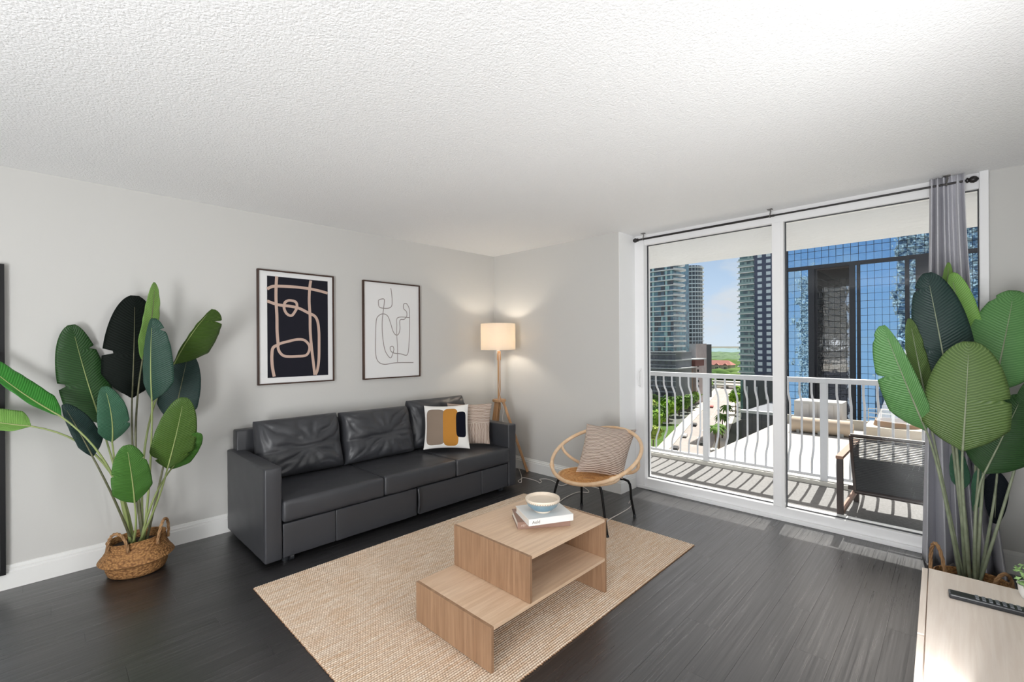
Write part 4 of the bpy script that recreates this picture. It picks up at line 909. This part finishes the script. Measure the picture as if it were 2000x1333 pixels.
MB().lathe([(1.9, -7.5), (2.0, -7.5), (1.85, -6.9), (1.75, -6.9), (1.7, -7.5)], (-.6, 63.4, 0), 28).build('fan_ring', mat('fan_ring', (176, 146, 118), .7), u3, smooth=40)
u4 = thing('roof_railing', (-.6, 66.8, -9), 'white pipe guard railing behind the cooling housing', 'railing')
for z in (-7.2, -6.7, -6.2): MB().tube([(-3.4, 66.8, z), (2.4, 66.8, z)], .05, 6).build('rail', M_box, u4)
for k in range(6): MB().tube([(-3.4+k*1.16, 66.8, -9), (-3.4+k*1.16, 66.8, -6.2)], .05, 6).build('post', M_box, u4)

# mirrored glass tower
M_fr = mat('tower_frame', (34, 36, 46), .5); M_fr2 = mat('tower_soffit', (74, 62, 60), .8)
def mirror_glass(name, tint, wob=.02):
    m = bpy.data.materials.new(name); m.use_nodes = True; N = m.node_tree.nodes; L = m.node_tree.links; p = N['Principled BSDF']
    p.inputs['Base Color'].default_value = srgb(*tint); p.inputs['Metallic'].default_value = 1; p.inputs['Roughness'].default_value = .03
    g = nd(N, 'ShaderNodeNewGeometry'); n = nd(N, 'ShaderNodeTexNoise'); n.inputs['Scale'].default_value = .55; n.inputs['Detail'].default_value = 2.5; L.new(g.outputs['Position'], n.inputs['Vector'])
    b = nd(N, 'ShaderNodeBump'); b.inputs['Strength'].default_value = 1; b.inputs['Distance'].default_value = wob; L.new(n.outputs[0], b.inputs['Height']); L.new(b.outputs[0], p.inputs['Normal']); return m
M_mg = mirror_glass('mirror_facade', (150, 190, 224), .016); M_mg2 = mirror_glass('mirror_facade_dark', (176, 178, 182), .03); M_mgd = mirror_glass('mirror_facade_dim', (56, 62, 80), .03)
YC = 120; gt = thing('glass_tower', (-8, YC, GZ), 'tall blue mirrored glass office tower with dark columns', 'building')
RT, ZB0 = 17.9, -20.0          # top of the recessed zone
Bx(-24.6, 30, YC+.4, YC+26, RT, 27).add([], []).build('upper_core', M_fr, gt)
MB().box(-24.6, -18.2, YC+.4, YC+26, GZ, RT).box(-11.9, 30, YC+.4, YC+26, GZ, RT).box(-18.2, -11.9, YC+20.4, YC+26, GZ, RT).build('core', M_fr, gt)
Bx(-18.2, -11.9, YC+.5, YC+20, RT-.3, RT).build('recess_soffit', M_fr2, gt)
for x0, x1, z0, z1 in ((-24.6, -23.8, GZ, 27), (-19.75, -18.6, GZ, RT), (-12.3, -11.3, GZ, RT), (-11.02, -10.5, GZ, RT), (-3.3, -2.65, GZ, RT), (-1.7, 1.2, GZ, RT)):
    Bx(x0, x1, YC-.45, YC+.4, z0, z1).build('column', M_fr, gt)
Bx(-24.6, 30, YC-.35, YC+.4, RT, RT+.75).build('band', M_fr, gt)
npane = 0; big = MB(); pane_me = {}
def pane(x0, x1, z0, z1, y=YC, mt=None, as_part=True, side=None):
    global npane
    mt = mt or M_mg; w_, h_ = x1-x0-.06, z1-z0-.06
    if as_part and npane < 290:
        k = (round(w_, 2), round(h_, 2), mt.name)
        if k not in pane_me: pane_me[k] = Bx(-w_/2, w_/2, -.02, .03, -h_/2, h_/2).mesh('pane', mt)
        o = link('pane', pane_me[k], gt); o.matrix_basis = Matrix.Translation(((x0+x1)/2, y, (z0+z1)/2)) @ Matrix.Rotation(random.gauss(0, .0035), 4, 'Z') @ Matrix.Rotation(random.gauss(0, .0035), 4, 'X'); npane += 1
    else: big.box(x0+.045, x1-.045, y-.02, y+.03, z0+.045, z1-.045)
PH = 1.53
cols = [(-23.75, -22.5), (-22.5, -21.1), (-21.1, -19.8), (-11.3, -11.02)]+[(-10.45+1.19*k, -9.26+1.19*k) for k in range(6)]+[(-2.65, -1.7)]+[(1.2+1.25*k, 2.45+1.25*k) for k in range(5)]
zz = []
z = RT-.05
while z-PH > -9: zz.append((z-PH, z)); z -= PH
for (za, zb) in zz:
    for (xa, xb) in cols: pane(xa, xb, za, zb, YC, None, za > -8.5)
tops = [-23.75+1.3*k for k in range(26)]
for r_, (za, zb) in enumerate(((RT+.8, RT+2.35), (RT+2.35, RT+3.9), (RT+3.9, RT+5.45))):
    for xa in tops: pane(xa, xa+1.3, za, zb, YC, M_mg if r_ == 0 or xa < -19.8 or r_ == 2 and xa > -3 else M_mgd, r_ < 2)
for za in [RT+5.45+1.53*k for k in range(2)]:
    for xa in tops: pane(xa, xa+1.3, za, za+1.53, YC, M_mg, False)
while z-PH > GZ:
    for (xa, xb) in cols: pane(xa, xb, z-PH, z, YC, None, False)
    z -= PH
tag(big.build('small_panes', M_mg, gt), kind='stuff')
rp = MB()   # panes of the recess: left return and back wall
z = RT-.35
while z-PH > GZ:
    for k in range(14): rp.box(-18.25, -18.18, YC+.5+k*1.42+.05, YC+.5+(k+1)*1.42-.05, z-PH+.045, z-.045)
    for k in range(5): rp.box(-18.2+k*1.25+.045, -18.2+(k+1)*1.25-.045, YC+20.3, YC+20.38, z-PH+.045, z-.045)
    z -= PH
tag(rp.build('recess_panes', M_mg2, gt), kind='stuff')

# own building and a neighbour behind the camera, seen only as reflections in the mirrored tower
M_ap = mat('apartment_stucco', (206, 200, 190), .85, spec=.1); M_win = mat('far_window', (70, 92, 112), .15, spec=.8)
def slab_tower(name, x0, x1, y0, y1, z0, z1, label, fl_h=3.0, wallm=M_ap, holes=None, face=1):
    mb = MB(); y_f = y1 if face > 0 else y0
    mb.box(x0, x1, y0, y1, z0, z1)
    return struct(name, mb, wallm, label, 'building')
ow = MB(); ow.box(-13, -.2, -6, YW, GZ, 62).box(XE+.2, 14, -6, YW, GZ, 62).box(-.2, XE+.2, -6, YW, 2.7, 62).box(-.2, XE+.2, -6, YW, GZ, -.25)
struct('exterior_wall', ow, M_ap, 'outer wall of the apartment building around the room', 'building')
osl = MB(); owi = MB()
for k in range(-12, 20):
    z = k*2.8-.2
    if k not in (0, 1): osl.box(-13, 14, YW, 5.5, z, z+.2)
    if k != 0:
        for x in range(-12, 13, 4): owi.box(x+.3, x+3.1, YW, YW+.04, z+.3, z+2.5)
    else:
        for x in (-12, -8, -4, 5.2, 9): owi.box(x+.3, x+3.1, YW, YW+.04, z+.3, z+2.5)
struct('exterior_slabs', osl, M_lc, 'balcony slabs of the apartment building', 'building'); struct('exterior_windows', owi, M_win, 'dark balcony windows of the apartment building', 'building')
nb = MB(); nb.box(-57, -43, -60, -44, GZ, 40); ns = MB(); nw = MB()
for k in range(26):
    z = GZ+k*3; ns.box(-57.6, -42.4, -45, -43.2, z, z+.35)
    for x in range(-56, -44, 3): nw.box(x, x+2.2, -44, -43.9, z+.7, z+2.6)
for x0, x1, y0, y1, zt in ((-92, -76, -40, -20, 50), (16, 34, -30, -12, 40)):
    nb.box(x0, x1, y0, y1, GZ, zt)
    for k in range(int((zt-GZ)/3)):
        z = GZ+k*3; ns.box(x0-.6, x1+.6, y1-.6, y1+.8, z, z+.35)
        for x in range(int(x0)+1, int(x1)-1, 3): nw.box(x, x+2.0, y1, y1+.1, z+.7, z+2.6)
nbo = struct('neighbour_walls', nb, M_ap, 'towers across the block behind the camera', 'building'); ns.build('slab', M_lc, nbo); nw.build('window', M_win, nbo)

# left residential tower with glass balconies
M_tg = mat('teal_glass', (92, 148, 164), .12, spec=.9, var=(.35, (58, 92, 116), 1)); M_tg2 = mat('pale_curtain_glass', (176, 214, 214), .2, spec=.8); M_tg3 = mat('dark_glass', (42, 50, 60), .15, spec=.9)
M_sl = mat('white_slab', (244, 244, 244), .7, spec=.1); M_slb = mat('grey_slab', (206, 208, 208), .8, spec=.1)
ta = thing('residential_tower', (-135, 268, GZ), 'teal glass residential tower with white balcony slabs, leftmost of the towers', 'building')
Bx(-175, -116.5, 261.5, 284, GZ, 70).build('glass_core', M_tg, ta)
zf = GZ+34.2; fl_ = []
k = 0
z = -3.2
rnd = random.Random(3)
cwm = MB(); dkm = MB()
while z < 70:
    Bx(-175, -115.5, 259.6, 262, z-.32, z+.28).build('balcony_slab', M_sl, ta)
    # angled balcony wings on the end facing the gap
    e_ = 1.2 if k % 2 else 3.4
    MB().prism([(-116.5, 262), (-115.5, 260), (-113.2+.2*e_, 266), (-113.4+.2*e_, 271), (-116.5, 273)], z-.3, z+.9 if k % 3 else z+.5).build('corner_balcony', M_sl, ta)
    for x in range(-174, -117, 2):
        r = rnd.random()
        if r < .16: cwm.box(x, x+1.0, 261.3, 261.5, z+.5, z+2.7)
        elif r < .42: dkm.box(x, x+1.8, 261.35, 261.5, z+.3, z+2.8)
    for x in (-129.6, -121.2): cwm.box(x, x+1.3, 261.1, 261.5, z+.3, z+2.8)
    z += 3.05; k += 1
tag(cwm.build('pale_window_panes', M_tg2, ta), kind='stuff'); tag(dkm.build('dark_window_panes', M_tg3, ta), kind='stuff')
MB().box(-175, -114, 258.5, 284, -8.6, -7.9).box(-175, -112, 257.5, 284, -13.4, -12.8).build('terrace_slab', M_slb, ta)
pod = MB(); pw_ = MB()
Bx(-175, -115, 261, 284, GZ, -3.4).build('podium_wall', mat('podium_wall', (128, 130, 134), .8), ta)
zz_ = -37
while zz_ < -5:
    Bx(-175, -114.8, 260.3, 261.1, zz_, zz_+.3).build('podium_ledge', M_slb, ta)
    for x in range(-172, -117, 4): pw_.box(x, x+2.6, 260.85, 261, zz_+.9, zz_+2.6)
    zz_ += 3.2
tag(pw_.build('podium_windows', M_tg3, ta), kind='stuff')
# round tower behind it
tb2 = thing('round_tower', (-140, 340, GZ), 'narrow tower with rounded balcony slabs behind the leftmost tower', 'building')
xc, yc = -144.0, 345.0
def rslab(x, y, r, z0, z1, n=28): return MB().prism([(x+r*math.cos(2*PI*k/n), y+r*.8*math.sin(2*PI*k/n)) for k in range(n)], z0, z1)
rslab(xc, yc, 11.2, GZ, 60).build('glass_core', M_tg3, tb2)
z = .5; k = 0
while z < 60:
    rslab(xc, yc, 12.6, z-.25, z+.35).build('balcony_slab', M_sl, tb2)
    z += 3.05
mull = MB()
for k in range(0, 28):
    a = 2*PI*k/28; mull.box(xc+11.3*math.cos(a)-.25, xc+11.3*math.cos(a)+.25, yc+9.1*math.sin(a)-.2, yc+9.1*math.sin(a)+.2, 0, 60)
tag(mull.build('mullions', M_slb, tb2), kind='stuff')
# pink stone block and slim white-framed block beside
pk = thing('stone_building', (-116, 290, GZ), 'pinkish stone building with red balcony box beside the leftmost tower', 'building')
q0, q1 = on(1334, 672, 1, 300), on(1359, 672, 1, 300)
Bx(q0.x, q1.x, 300, 318, GZ, 1.5).build('wall', mat('pink_stone', (186, 172, 170), .85, var=(.3, (176, 160, 158), 1)), pk)
qa, qb = on(1335, 703, 1, 286), on(1358, 716, 1, 286)
Bx(qa.x, qb.x, 286, 300, qb.z, qa.z).build('red_balcony_box', mat('red_panel', (116, 62, 54), .7), pk); Bx(qa.x-.5, qb.x+1, 285, 301, qa.z, qa.z+.7).build('roof_slab', M_slb, pk)
qa, qb = on(1338, 720, 1, 290), on(1345, 720, 1, 290)
Bx(qa.x, qb.x, 290, 296, GZ, qa.z+1).build('brown_pier', mat('brown_pier', (142, 108, 82), .8), pk)
for k in range(8): Bx(qb.x+1.5, qb.x+2.6, 299.8, 300, -34+k*3.4, -32.4+k*3.4).build('window', M_tg3, pk)
sh_ = MB(); 
for k in range(60): sh_.add([(q0.x+8+rnd.uniform(-3, 3), 292+rnd.uniform(-1, 1), on(1345, 697, 1, 292).z+rnd.uniform(-1.6, 1.2))], []) if False else None
wf_ = thing('white_frame_building', (-112, 330, GZ), 'slim dark apartment block with white window frames right of the pink building', 'building')
q0, q1 = on(1361, 672, 1, 330), on(1374, 672, 1, 330)
Bx(q0.x, q1.x, 330, 345, GZ, 1.0).build('wall', mat('charcoal_wall', (58, 58, 62), .7), wf_)
for k in range(13):
    z = -36+k*2.95
    Bx(q0.x-.2, q1.x+.3, 329.2, 330, z, z+.35).build('floor_band', M_sl, wf_)
    for j in range(2): Bx(q0.x+.4+j*2.4, q0.x+2.1+j*2.4, 329.8, 330, z+.7, z+2.3).build('window', M_tg3, wf_)
for j in (0, 1): Bx(q0.x+j*2.4-.1, q0.x+j*2.4+.25, 329.4, 330, GZ, 1).build('pier', M_sl, wf_)

# slate blue tower in the middle
tm = thing('slate_tower', (-70, 255, GZ), 'slate blue tower with small square windows and balconies, left of the mullion', 'building')
YM_ = 252.0; qa, qb, qc = on(1444, 640, 1, YM_), on(1474, 640, 1, YM_), on(1545, 640, 1, YM_)
M_slate = mat('slate_wall', (84, 92, 118), .7, var=(.4, (74, 82, 108), 1))
Bx(qb.x, qc.x, YM_, YM_+16, GZ, 62).build('wall', M_slate, tm); Bx(qa.x, qb.x, YM_+1.2, YM_+16, GZ, 62).build('glass_core', mat('green_glass', (84, 128, 128), .15, spec=.9, var=(.4, (60, 84, 96), 1)), tm)
wme = Bx(-1.0, 1.0, -.12, 0, -.85, .85).mesh('window', mat('bright_window', (222, 232, 238), .15, spec=.9)); wx = [on(1484.5, 640, 1, YM_).x, on(1501.5, 640, 1, YM_).x, on(1518, 640, 1, YM_).x]
gp = MB(); z = -13.5
M_bg = mat('balcony_glass', (150, 176, 172), .2, spec=.7)
while z < 62:
    Bx(qa.x-1.0, qb.x, YM_-.4, YM_+1.3, z-.18, z+.18).build('balcony_slab', M_sl, tm)
    gp.box(qa.x-.2, qb.x-.3, YM_-.35, YM_-.3, z+.2, z+1.1)
    for k in range(5): 
        if rnd.random() < .5: gp.box(qa.x+.8+k*1.5, qa.x+1.9+k*1.5, YM_+1.05, YM_+1.2, z+.4, z+2.5)
    for x in wx:
        o = link('window', wme, tm); o.matrix_basis = Matrix.Translation((x, YM_, z+1.6))
    z += 3.02
tag(gp.build('balustrade_panes', M_bg, tm), kind='stuff')
# dark podium buildings at the right of the street
pb = thing('dark_podium', (-50, 200, GZ), 'dark glass podium building with pale ledge right of the street', 'building')
M_pd = mat('podium_dark', (50, 54, 64), .35, spec=.7, var=(.3, (62, 66, 78), 1))
a0 = on(1451, 745, 1, 205); a1 = on(1545, 745, 1, 205)
Bx(a0.x, a1.x, 205, 250, GZ, a0.z+1.5).build('upper_volume', M_pd, pb)
b0 = on(1449, 806, 1, 168); b1 = on(1545, 806, 1, 168)
Bx(b0.x, b1.x, 168, 204.9, GZ, b0.z).build('lower_volume', M_pd, pb); Bx(b0.x-.4, b1.x, 167.6, 169.4, b0.z, b0.z+.9).build('ledge', M_slb, pb); Bx(b0.x, b1.x, 169.4, 204.9, b0.z, b0.z+.3).build('roof', mat('podium_roof', (112, 116, 122), .8), pb)
for k in range(9):
    x = a0.x+1.5+k*3.6; Bx(x, x+.6, 204.4, 205, b0.z+1, a0.z-2).build('column', M_slb, pb)
for k in range(4): Bx(b0.x, b1.x, 167.85, 168, GZ+2.5+k*3.6, GZ+2.7+k*3.6).build('joint_band', mat('podium_joint', (84, 88, 98), .5), pb)
for k in range(10): Bx(b0.x+k*3, b0.x+k*3+.15, 167.86, 168, GZ, b0.z).build('joint_strip', mat('podium_joint', (84, 88, 98), .5), pb)

# overpass at the end of the street
op = thing('overpass', (-130, 415, GZ), 'pale concrete overpass crossing the far end of the street', 'bridge')
for k, yp in enumerate((746.5, 753)):
    p_ = on(1415, yp, 1, 430+k*-12); Bx(p_.x-14, p_.x+22, p_.y, p_.y+8, p_.z-.9, p_.z+.5).build('deck', M_lc, op)
for dx in (-10, 0, 10, 19): Bx(p_.x+dx, p_.x+dx+1, p_.y+1, p_.y+7, GZ, p_.z-.9).build('pier', M_slb, op)

# far red-roofed building
rr_ = thing('red_roof_building', (-180, 600, GZ), 'long building with red tiled roof and gables among far trees', 'building')
y_ = 600; e0, e1 = on(1376, 718, 1, y_), on(1427, 718, 1, y_); zr = on(1400, 706, 1, y_).z; ze = on(1400, 713, 1, y_).z
M_rt = mat('roof_tile', (176, 122, 112), .9, spec=.1); M_cw = mat('cream_wall', (198, 186, 166), .9, spec=.1)
Bx(e0.x, e1.x, y_, y_+16, GZ, ze).build('wall', M_cw, rr_)
MB().add([(e0.x-1, y_-1, ze), (e1.x+1, y_-1, ze), (e1.x+1, y_+17, ze), (e0.x-1, y_+17, ze), (e0.x+5, y_+8, zr+1), (e1.x-5, y_+8, zr+1)], [(0, 1, 5, 4), (1, 2, 5), (2, 3, 4, 5), (3, 0, 4), (3, 2, 1, 0)]).build('roof', M_rt, rr_)
for k in range(3):
    xg = e0.x+(e1.x-e0.x)*(.18+.32*k); Bx(xg-3, xg+3, y_-2, y_, GZ, ze-.5).build('gable_wall', M_cw, rr_)
    MB().add([(xg-3.5, y_-2.5, ze-.5), (xg+3.5, y_-2.5, ze-.5), (xg, y_-2.5, ze+2.2), (xg-3.5, y_+2, ze-.5), (xg+3.5, y_+2, ze-.5), (xg, y_+2, ze+2.2)], [(0, 1, 2), (0, 2, 5, 3), (1, 4, 5, 2)]).build('gable_roof', M_rt, rr_)
    for j in range(2): Bx(xg-1.6+j*1.8, xg-.4+j*1.8, y_-2.1, y_-2, ze-5, ze-2.4).build('window', M_tg3, rr_)

# distant tree carpet and skyline, aerial haze painted into their colours
bands = [MB(), MB(), MB()]; rr2 = random.Random(11)
for k in range(3200):
    Y = 380+(rr2.random()**1.6)*2700
    dx = rr2.uniform(1340, 1560); p_ = on(dx, 700, 1, Y); s_ = rr2.uniform(5, 9); sw = s_*(1+Y/900)
    if abs((Vector((p_.x, Y, 0))-Vector((SO.x, SO.y, 0))).dot(SN)) < 14+s_ and Y < 500: continue
    if 395 < Y < 450: continue
    if Y < 660 and e0.x-9 < p_.x < e1.x+9 and Y > 560: continue
    vs = []; n = 6
    for zz2, rr3 in ((.0, .7), (.45, 1), (.8, .75)):
        for j in range(n): a = 2*PI*j/n+k; vs.append((p_.x+sw*rr3*math.cos(a)*rr2.uniform(.8, 1.2), Y+sw*rr3*math.sin(a), GZ+zz2*s_*1.2+rr2.uniform(-.5, .5)+1))
    vs.append((p_.x, Y, GZ+s_*1.25+1)); fs = [(i_*n+j, i_*n+(j+1) % n, (i_+1)*n+(j+1) % n, (i_+1)*n+j) for i_ in range(2) for j in range(n)]+[(2*n+j, 2*n+(j+1) % n, 3*n) for j in range(n)]
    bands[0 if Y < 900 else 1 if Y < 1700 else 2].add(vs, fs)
for mb_, nm, c1, c2, lb in zip(bands, ('near', 'middle', 'far'), ((66, 94, 44), (88, 110, 82), (120, 142, 146)), ((98, 122, 66), (104, 126, 98), (128, 150, 154)), ('green treetops around the red roofed building', 'green treetops beyond the red roofed building, paled for haze', 'treetops along the horizon, coloured bluish grey for haze')):
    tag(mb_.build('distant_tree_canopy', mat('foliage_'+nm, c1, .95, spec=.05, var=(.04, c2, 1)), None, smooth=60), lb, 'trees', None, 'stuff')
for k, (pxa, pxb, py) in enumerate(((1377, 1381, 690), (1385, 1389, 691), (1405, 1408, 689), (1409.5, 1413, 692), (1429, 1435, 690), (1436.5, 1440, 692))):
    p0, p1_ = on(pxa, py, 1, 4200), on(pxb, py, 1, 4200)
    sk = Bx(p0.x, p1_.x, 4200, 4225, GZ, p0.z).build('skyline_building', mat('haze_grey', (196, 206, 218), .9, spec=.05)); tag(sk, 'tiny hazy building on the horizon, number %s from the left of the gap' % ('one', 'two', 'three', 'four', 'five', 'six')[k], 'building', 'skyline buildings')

# street trees
TR = random.Random(5)
M_fol = [mat('foliage_a', (150, 186, 54), .8, spec=.2, var=(.8, (100, 144, 40), 1)), mat('foliage_b', (112, 148, 60), .8, spec=.2, var=(.8, (74, 108, 46), 1)), mat('foliage_c', (176, 190, 90), .8, spec=.2, var=(.8, (130, 156, 60), 1))]
M_trk = mat('trunk', (120, 104, 88), .9)
def tree(p, h, r, m, label, cnt=520):
    t = thing('street_tree', p, label, 'tree', 'trees along the street'); mb = MB()
    for k in range(cnt):
        d = Vector((TR.gauss(0, 1), TR.gauss(0, 1), TR.gauss(0, 1))).normalized(); rr = r*(.75+.3*noise.noise(d*2.2+Vector(p)*.1))*TR.uniform(.75, 1.05)
        c = Vector(p)+Vector((0, 0, h-r*.8))+Vector((d.x*rr, d.y*rr, d.z*rr*.8)); s = r*TR.uniform(.09, .17); A = (d+Vector((TR.uniform(-.6, .6), TR.uniform(-.6, .6), TR.uniform(-.6, .6)))).normalized(); B = A.orthogonal().normalized(); C_ = A.cross(B)
        mb.add([c-B*s, c+C_*s*.8, c+B*s, c-C_*s*.8], [(0, 1, 2, 3)])
    mb.build('crown', m, t)
    MB().lathe([(r*.07, 0), (r*.05, h-r)], p, 8).build('trunk', M_trk, t); return t
def palm(p, h, m, label, nf=16, fr=3.2):
    t = thing('palm_tree', p, label, 'palm tree', 'palms along the street')
    MB().tube([Vector(p), Vector(p)+Vector((.2, 0, h*.5)), Vector(p)+Vector((0, 0, h))], [.32, .22, .18], 7).build('trunk', M_trk, t); mb = MB()
    for k in range(nf):
        a = 2*PI*k/nf+TR.uniform(-.2, .2); el = TR.uniform(.1, .9); d = Vector((math.cos(a), math.sin(a), 0)); sd = Vector((-d.y, d.x, 0)); top = Vector(p)+Vector((0, 0, h)); prev = None
        for q in range(7):
            s = q/6; c = top+d*fr*s+Vector((0, 0, fr*(el*s-1.15*s*s))); w_ = fr*.16*math.sin(PI*min(1, s*.9+.1))+.03
            cur = (c-sd*w_-Vector((0, 0, w_*.5)), c, c+sd*w_-Vector((0, 0, w_*.5)))
            if prev: mb.add([prev[0], prev[1], prev[2], cur[0], cur[1], cur[2]], [(0, 1, 4, 3), (1, 2, 5, 4)])
            prev = cur
    mb.build('fronds', m, t); return t
spots = [(-48, -22, 11, 5.6, 2), (-40, -50, 13, 7, 1), (-60, -34, 12, 6, 0), (14, -52, 14, 7, 1), (36, -52, 14, 7, 0), (-10, -34, 12, 6.2, 2), (12, -40, 12, 6.2, 1), (48, -30, 12, 6, 2), (66, -26, 12, 5.8, 0), (82, -30, 13, 6.2, 1), (-30, -22, 11, 5.4, 1), (-38, -30, 11, 5.2, 0), (-26, -20, 12, 5.5, 2), (-22, -34, 12, 6, 1), (-8, -24, 12, 5.6, 0), (4, -36, 13, 6, 2), (8, -18, 11, 5, 0), (20, -27, 12, 5.6, 1), (30, -18, 12, 5.2, 0), (40, -34, 14, 6.5, 0), (44, -19, 12, 5.6, 1), (56, -26, 13, 6, 2), (62, -17, 12, 5.2, 0), (76, -20, 13, 6, 1), (90, -16, 12, 5.6, 1), (70, -34, 14, 6.5, 0), (105, -13.5, 11, 4.2, 1), (118, -13, 10, 4, 1), (-46, -18, 10, 4.5, 0), (132, -12.5, 10, 3.8, 0), (-34, -42, 12, 6, 1), (-14, -44, 13, 6.5, 0), (26, -44, 14, 6.5, 2), (52, -44, 14, 6.5, 1), (0, -12, 10, 3.6, 2)]
onm = ('yellow green', 'deep green', 'pale green'); ords = ['nearest the balcony']+['%s nearest the balcony' % w_ for w_ in ('second', 'third', 'fourth', 'fifth', 'sixth', 'seventh', 'eighth', 'ninth', 'tenth', 'eleventh', 'twelfth', 'thirteenth', 'fourteenth', 'fifteenth', 'sixteenth')]
cnt_ = [0, 0, 0]
for (a, b, h, r, mi) in sorted(spots):
    p = st(a, b); tree((p.x, p.y, GZ), h, r*1.12, M_fol[mi], '%s leafy tree left of the street, %s of that colour' % (onm[mi], ords[cnt_[mi]])); cnt_[mi] += 1
for k, (a, b) in enumerate(((12, 9.5), (34, 9.2), (58, 9.4), (-6, 9.6))):
    p = st(a, b); palm((p.x, p.y, GZ+.1), 9+k*.7, M_fol[1], 'dark green palm on the right sidewalk, number %s from the balcony' % ('two', 'three', 'four', 'one')[k], 18, 3.4)
for k, (a, b) in enumerate(((-30, -13), (-12, -14), (-56, -30))):
    p = st(a, b); palm((p.x, p.y, GZ+.1), 10, M_fol[2], 'pale green palm left of the street, number %s from the balcony' % ('two', 'three', 'one')[k], 18, 3.6)
for k, (a, b) in enumerate(((110, 11), (128, 11), (148, 11))):
    p = st(a, b); tree((p.x, p.y, GZ), 13, 4.6, M_fol[k % 2], 'leafy tree right of the street, number %s from the palms' % ('one', 'two', 'three')[k])

# cars
def car(a, b, col, label, flip=False, van=False):
    p = st(a, b); ang = math.atan2(SD.y, SD.x)+(PI if flip else 0); t = thing('car', (p.x, p.y, GZ), label, 'car', 'cars on the street', ang)
    M = Matrix.Translation(p) @ Matrix.Rotation(ang, 4, 'Z'); m = mat('car_'+'_'.join(map(str, col)), col, .35, spec=.6)
    pr = [(-2.2, .35), (2.2, .35), (2.25, .75), (1.2, .95), (.55, 1.42), (-1.3, 1.45), (-2.1, 1.0), (-2.25, .75)] if not van else [(-2.4, .35), (2.4, .35), (2.4, 1.0), (1.6, 1.9), (-2.4, 1.95)]
    n = len(pr); MB().add([M @ Vector((x, s*.88, z)) for s in (-1, 1) for x, z in pr], [tuple(range(n))[::-1], tuple(range(n, 2*n))]+[(i_, (i_+1) % n, n+(i_+1) % n, n+i_) for i_ in range(n)]).build('body', m, t)
    MB().box(-1.5, 1.05, -.89, .89, .98, 1.32, M).build('window_band', M_tg3, t)
    for x in (-1.4, 1.4):
        for y in (-.8, .8): MB().tube([M @ Vector((x, y-.1, .33)), M @ Vector((x, y+.1, .33))], .33, 10).build('wheel', M_black, t)
for c_ in ((60, -4.5, (40, 42, 48), 'dark car in the left lane, farthest along the street'), (18, 3.4, (52, 60, 60), 'dark green car in the right lane'), (4, -4.6, (56, 58, 62), 'charcoal car keeping to the left curb'),
           (30, -5, (222, 222, 220), 'white car at the left curb in front of the trees'), (-14, 4.6, (28, 30, 36), 'black car in shade by the right curb'), (-20, 2.2, (110, 30, 34), 'dark red car in the shade of the street'),
           (-34, 4.8, (30, 32, 38), 'black car nearest the white roof'), (120, 2, (230, 230, 228), 'white car near the overpass'), (132, -3, (200, 60, 52), 'red car near the overpass'), (-15, 8.6, (224, 226, 228), 'white van parked under the palms'), (48, 1.5, (214, 216, 218), 'silver car in the middle of the street')):
    car(*c_, van='van' in c_[3])
# wide backdrop blocks right of the glass tower keep the horizon closed from a step to the side
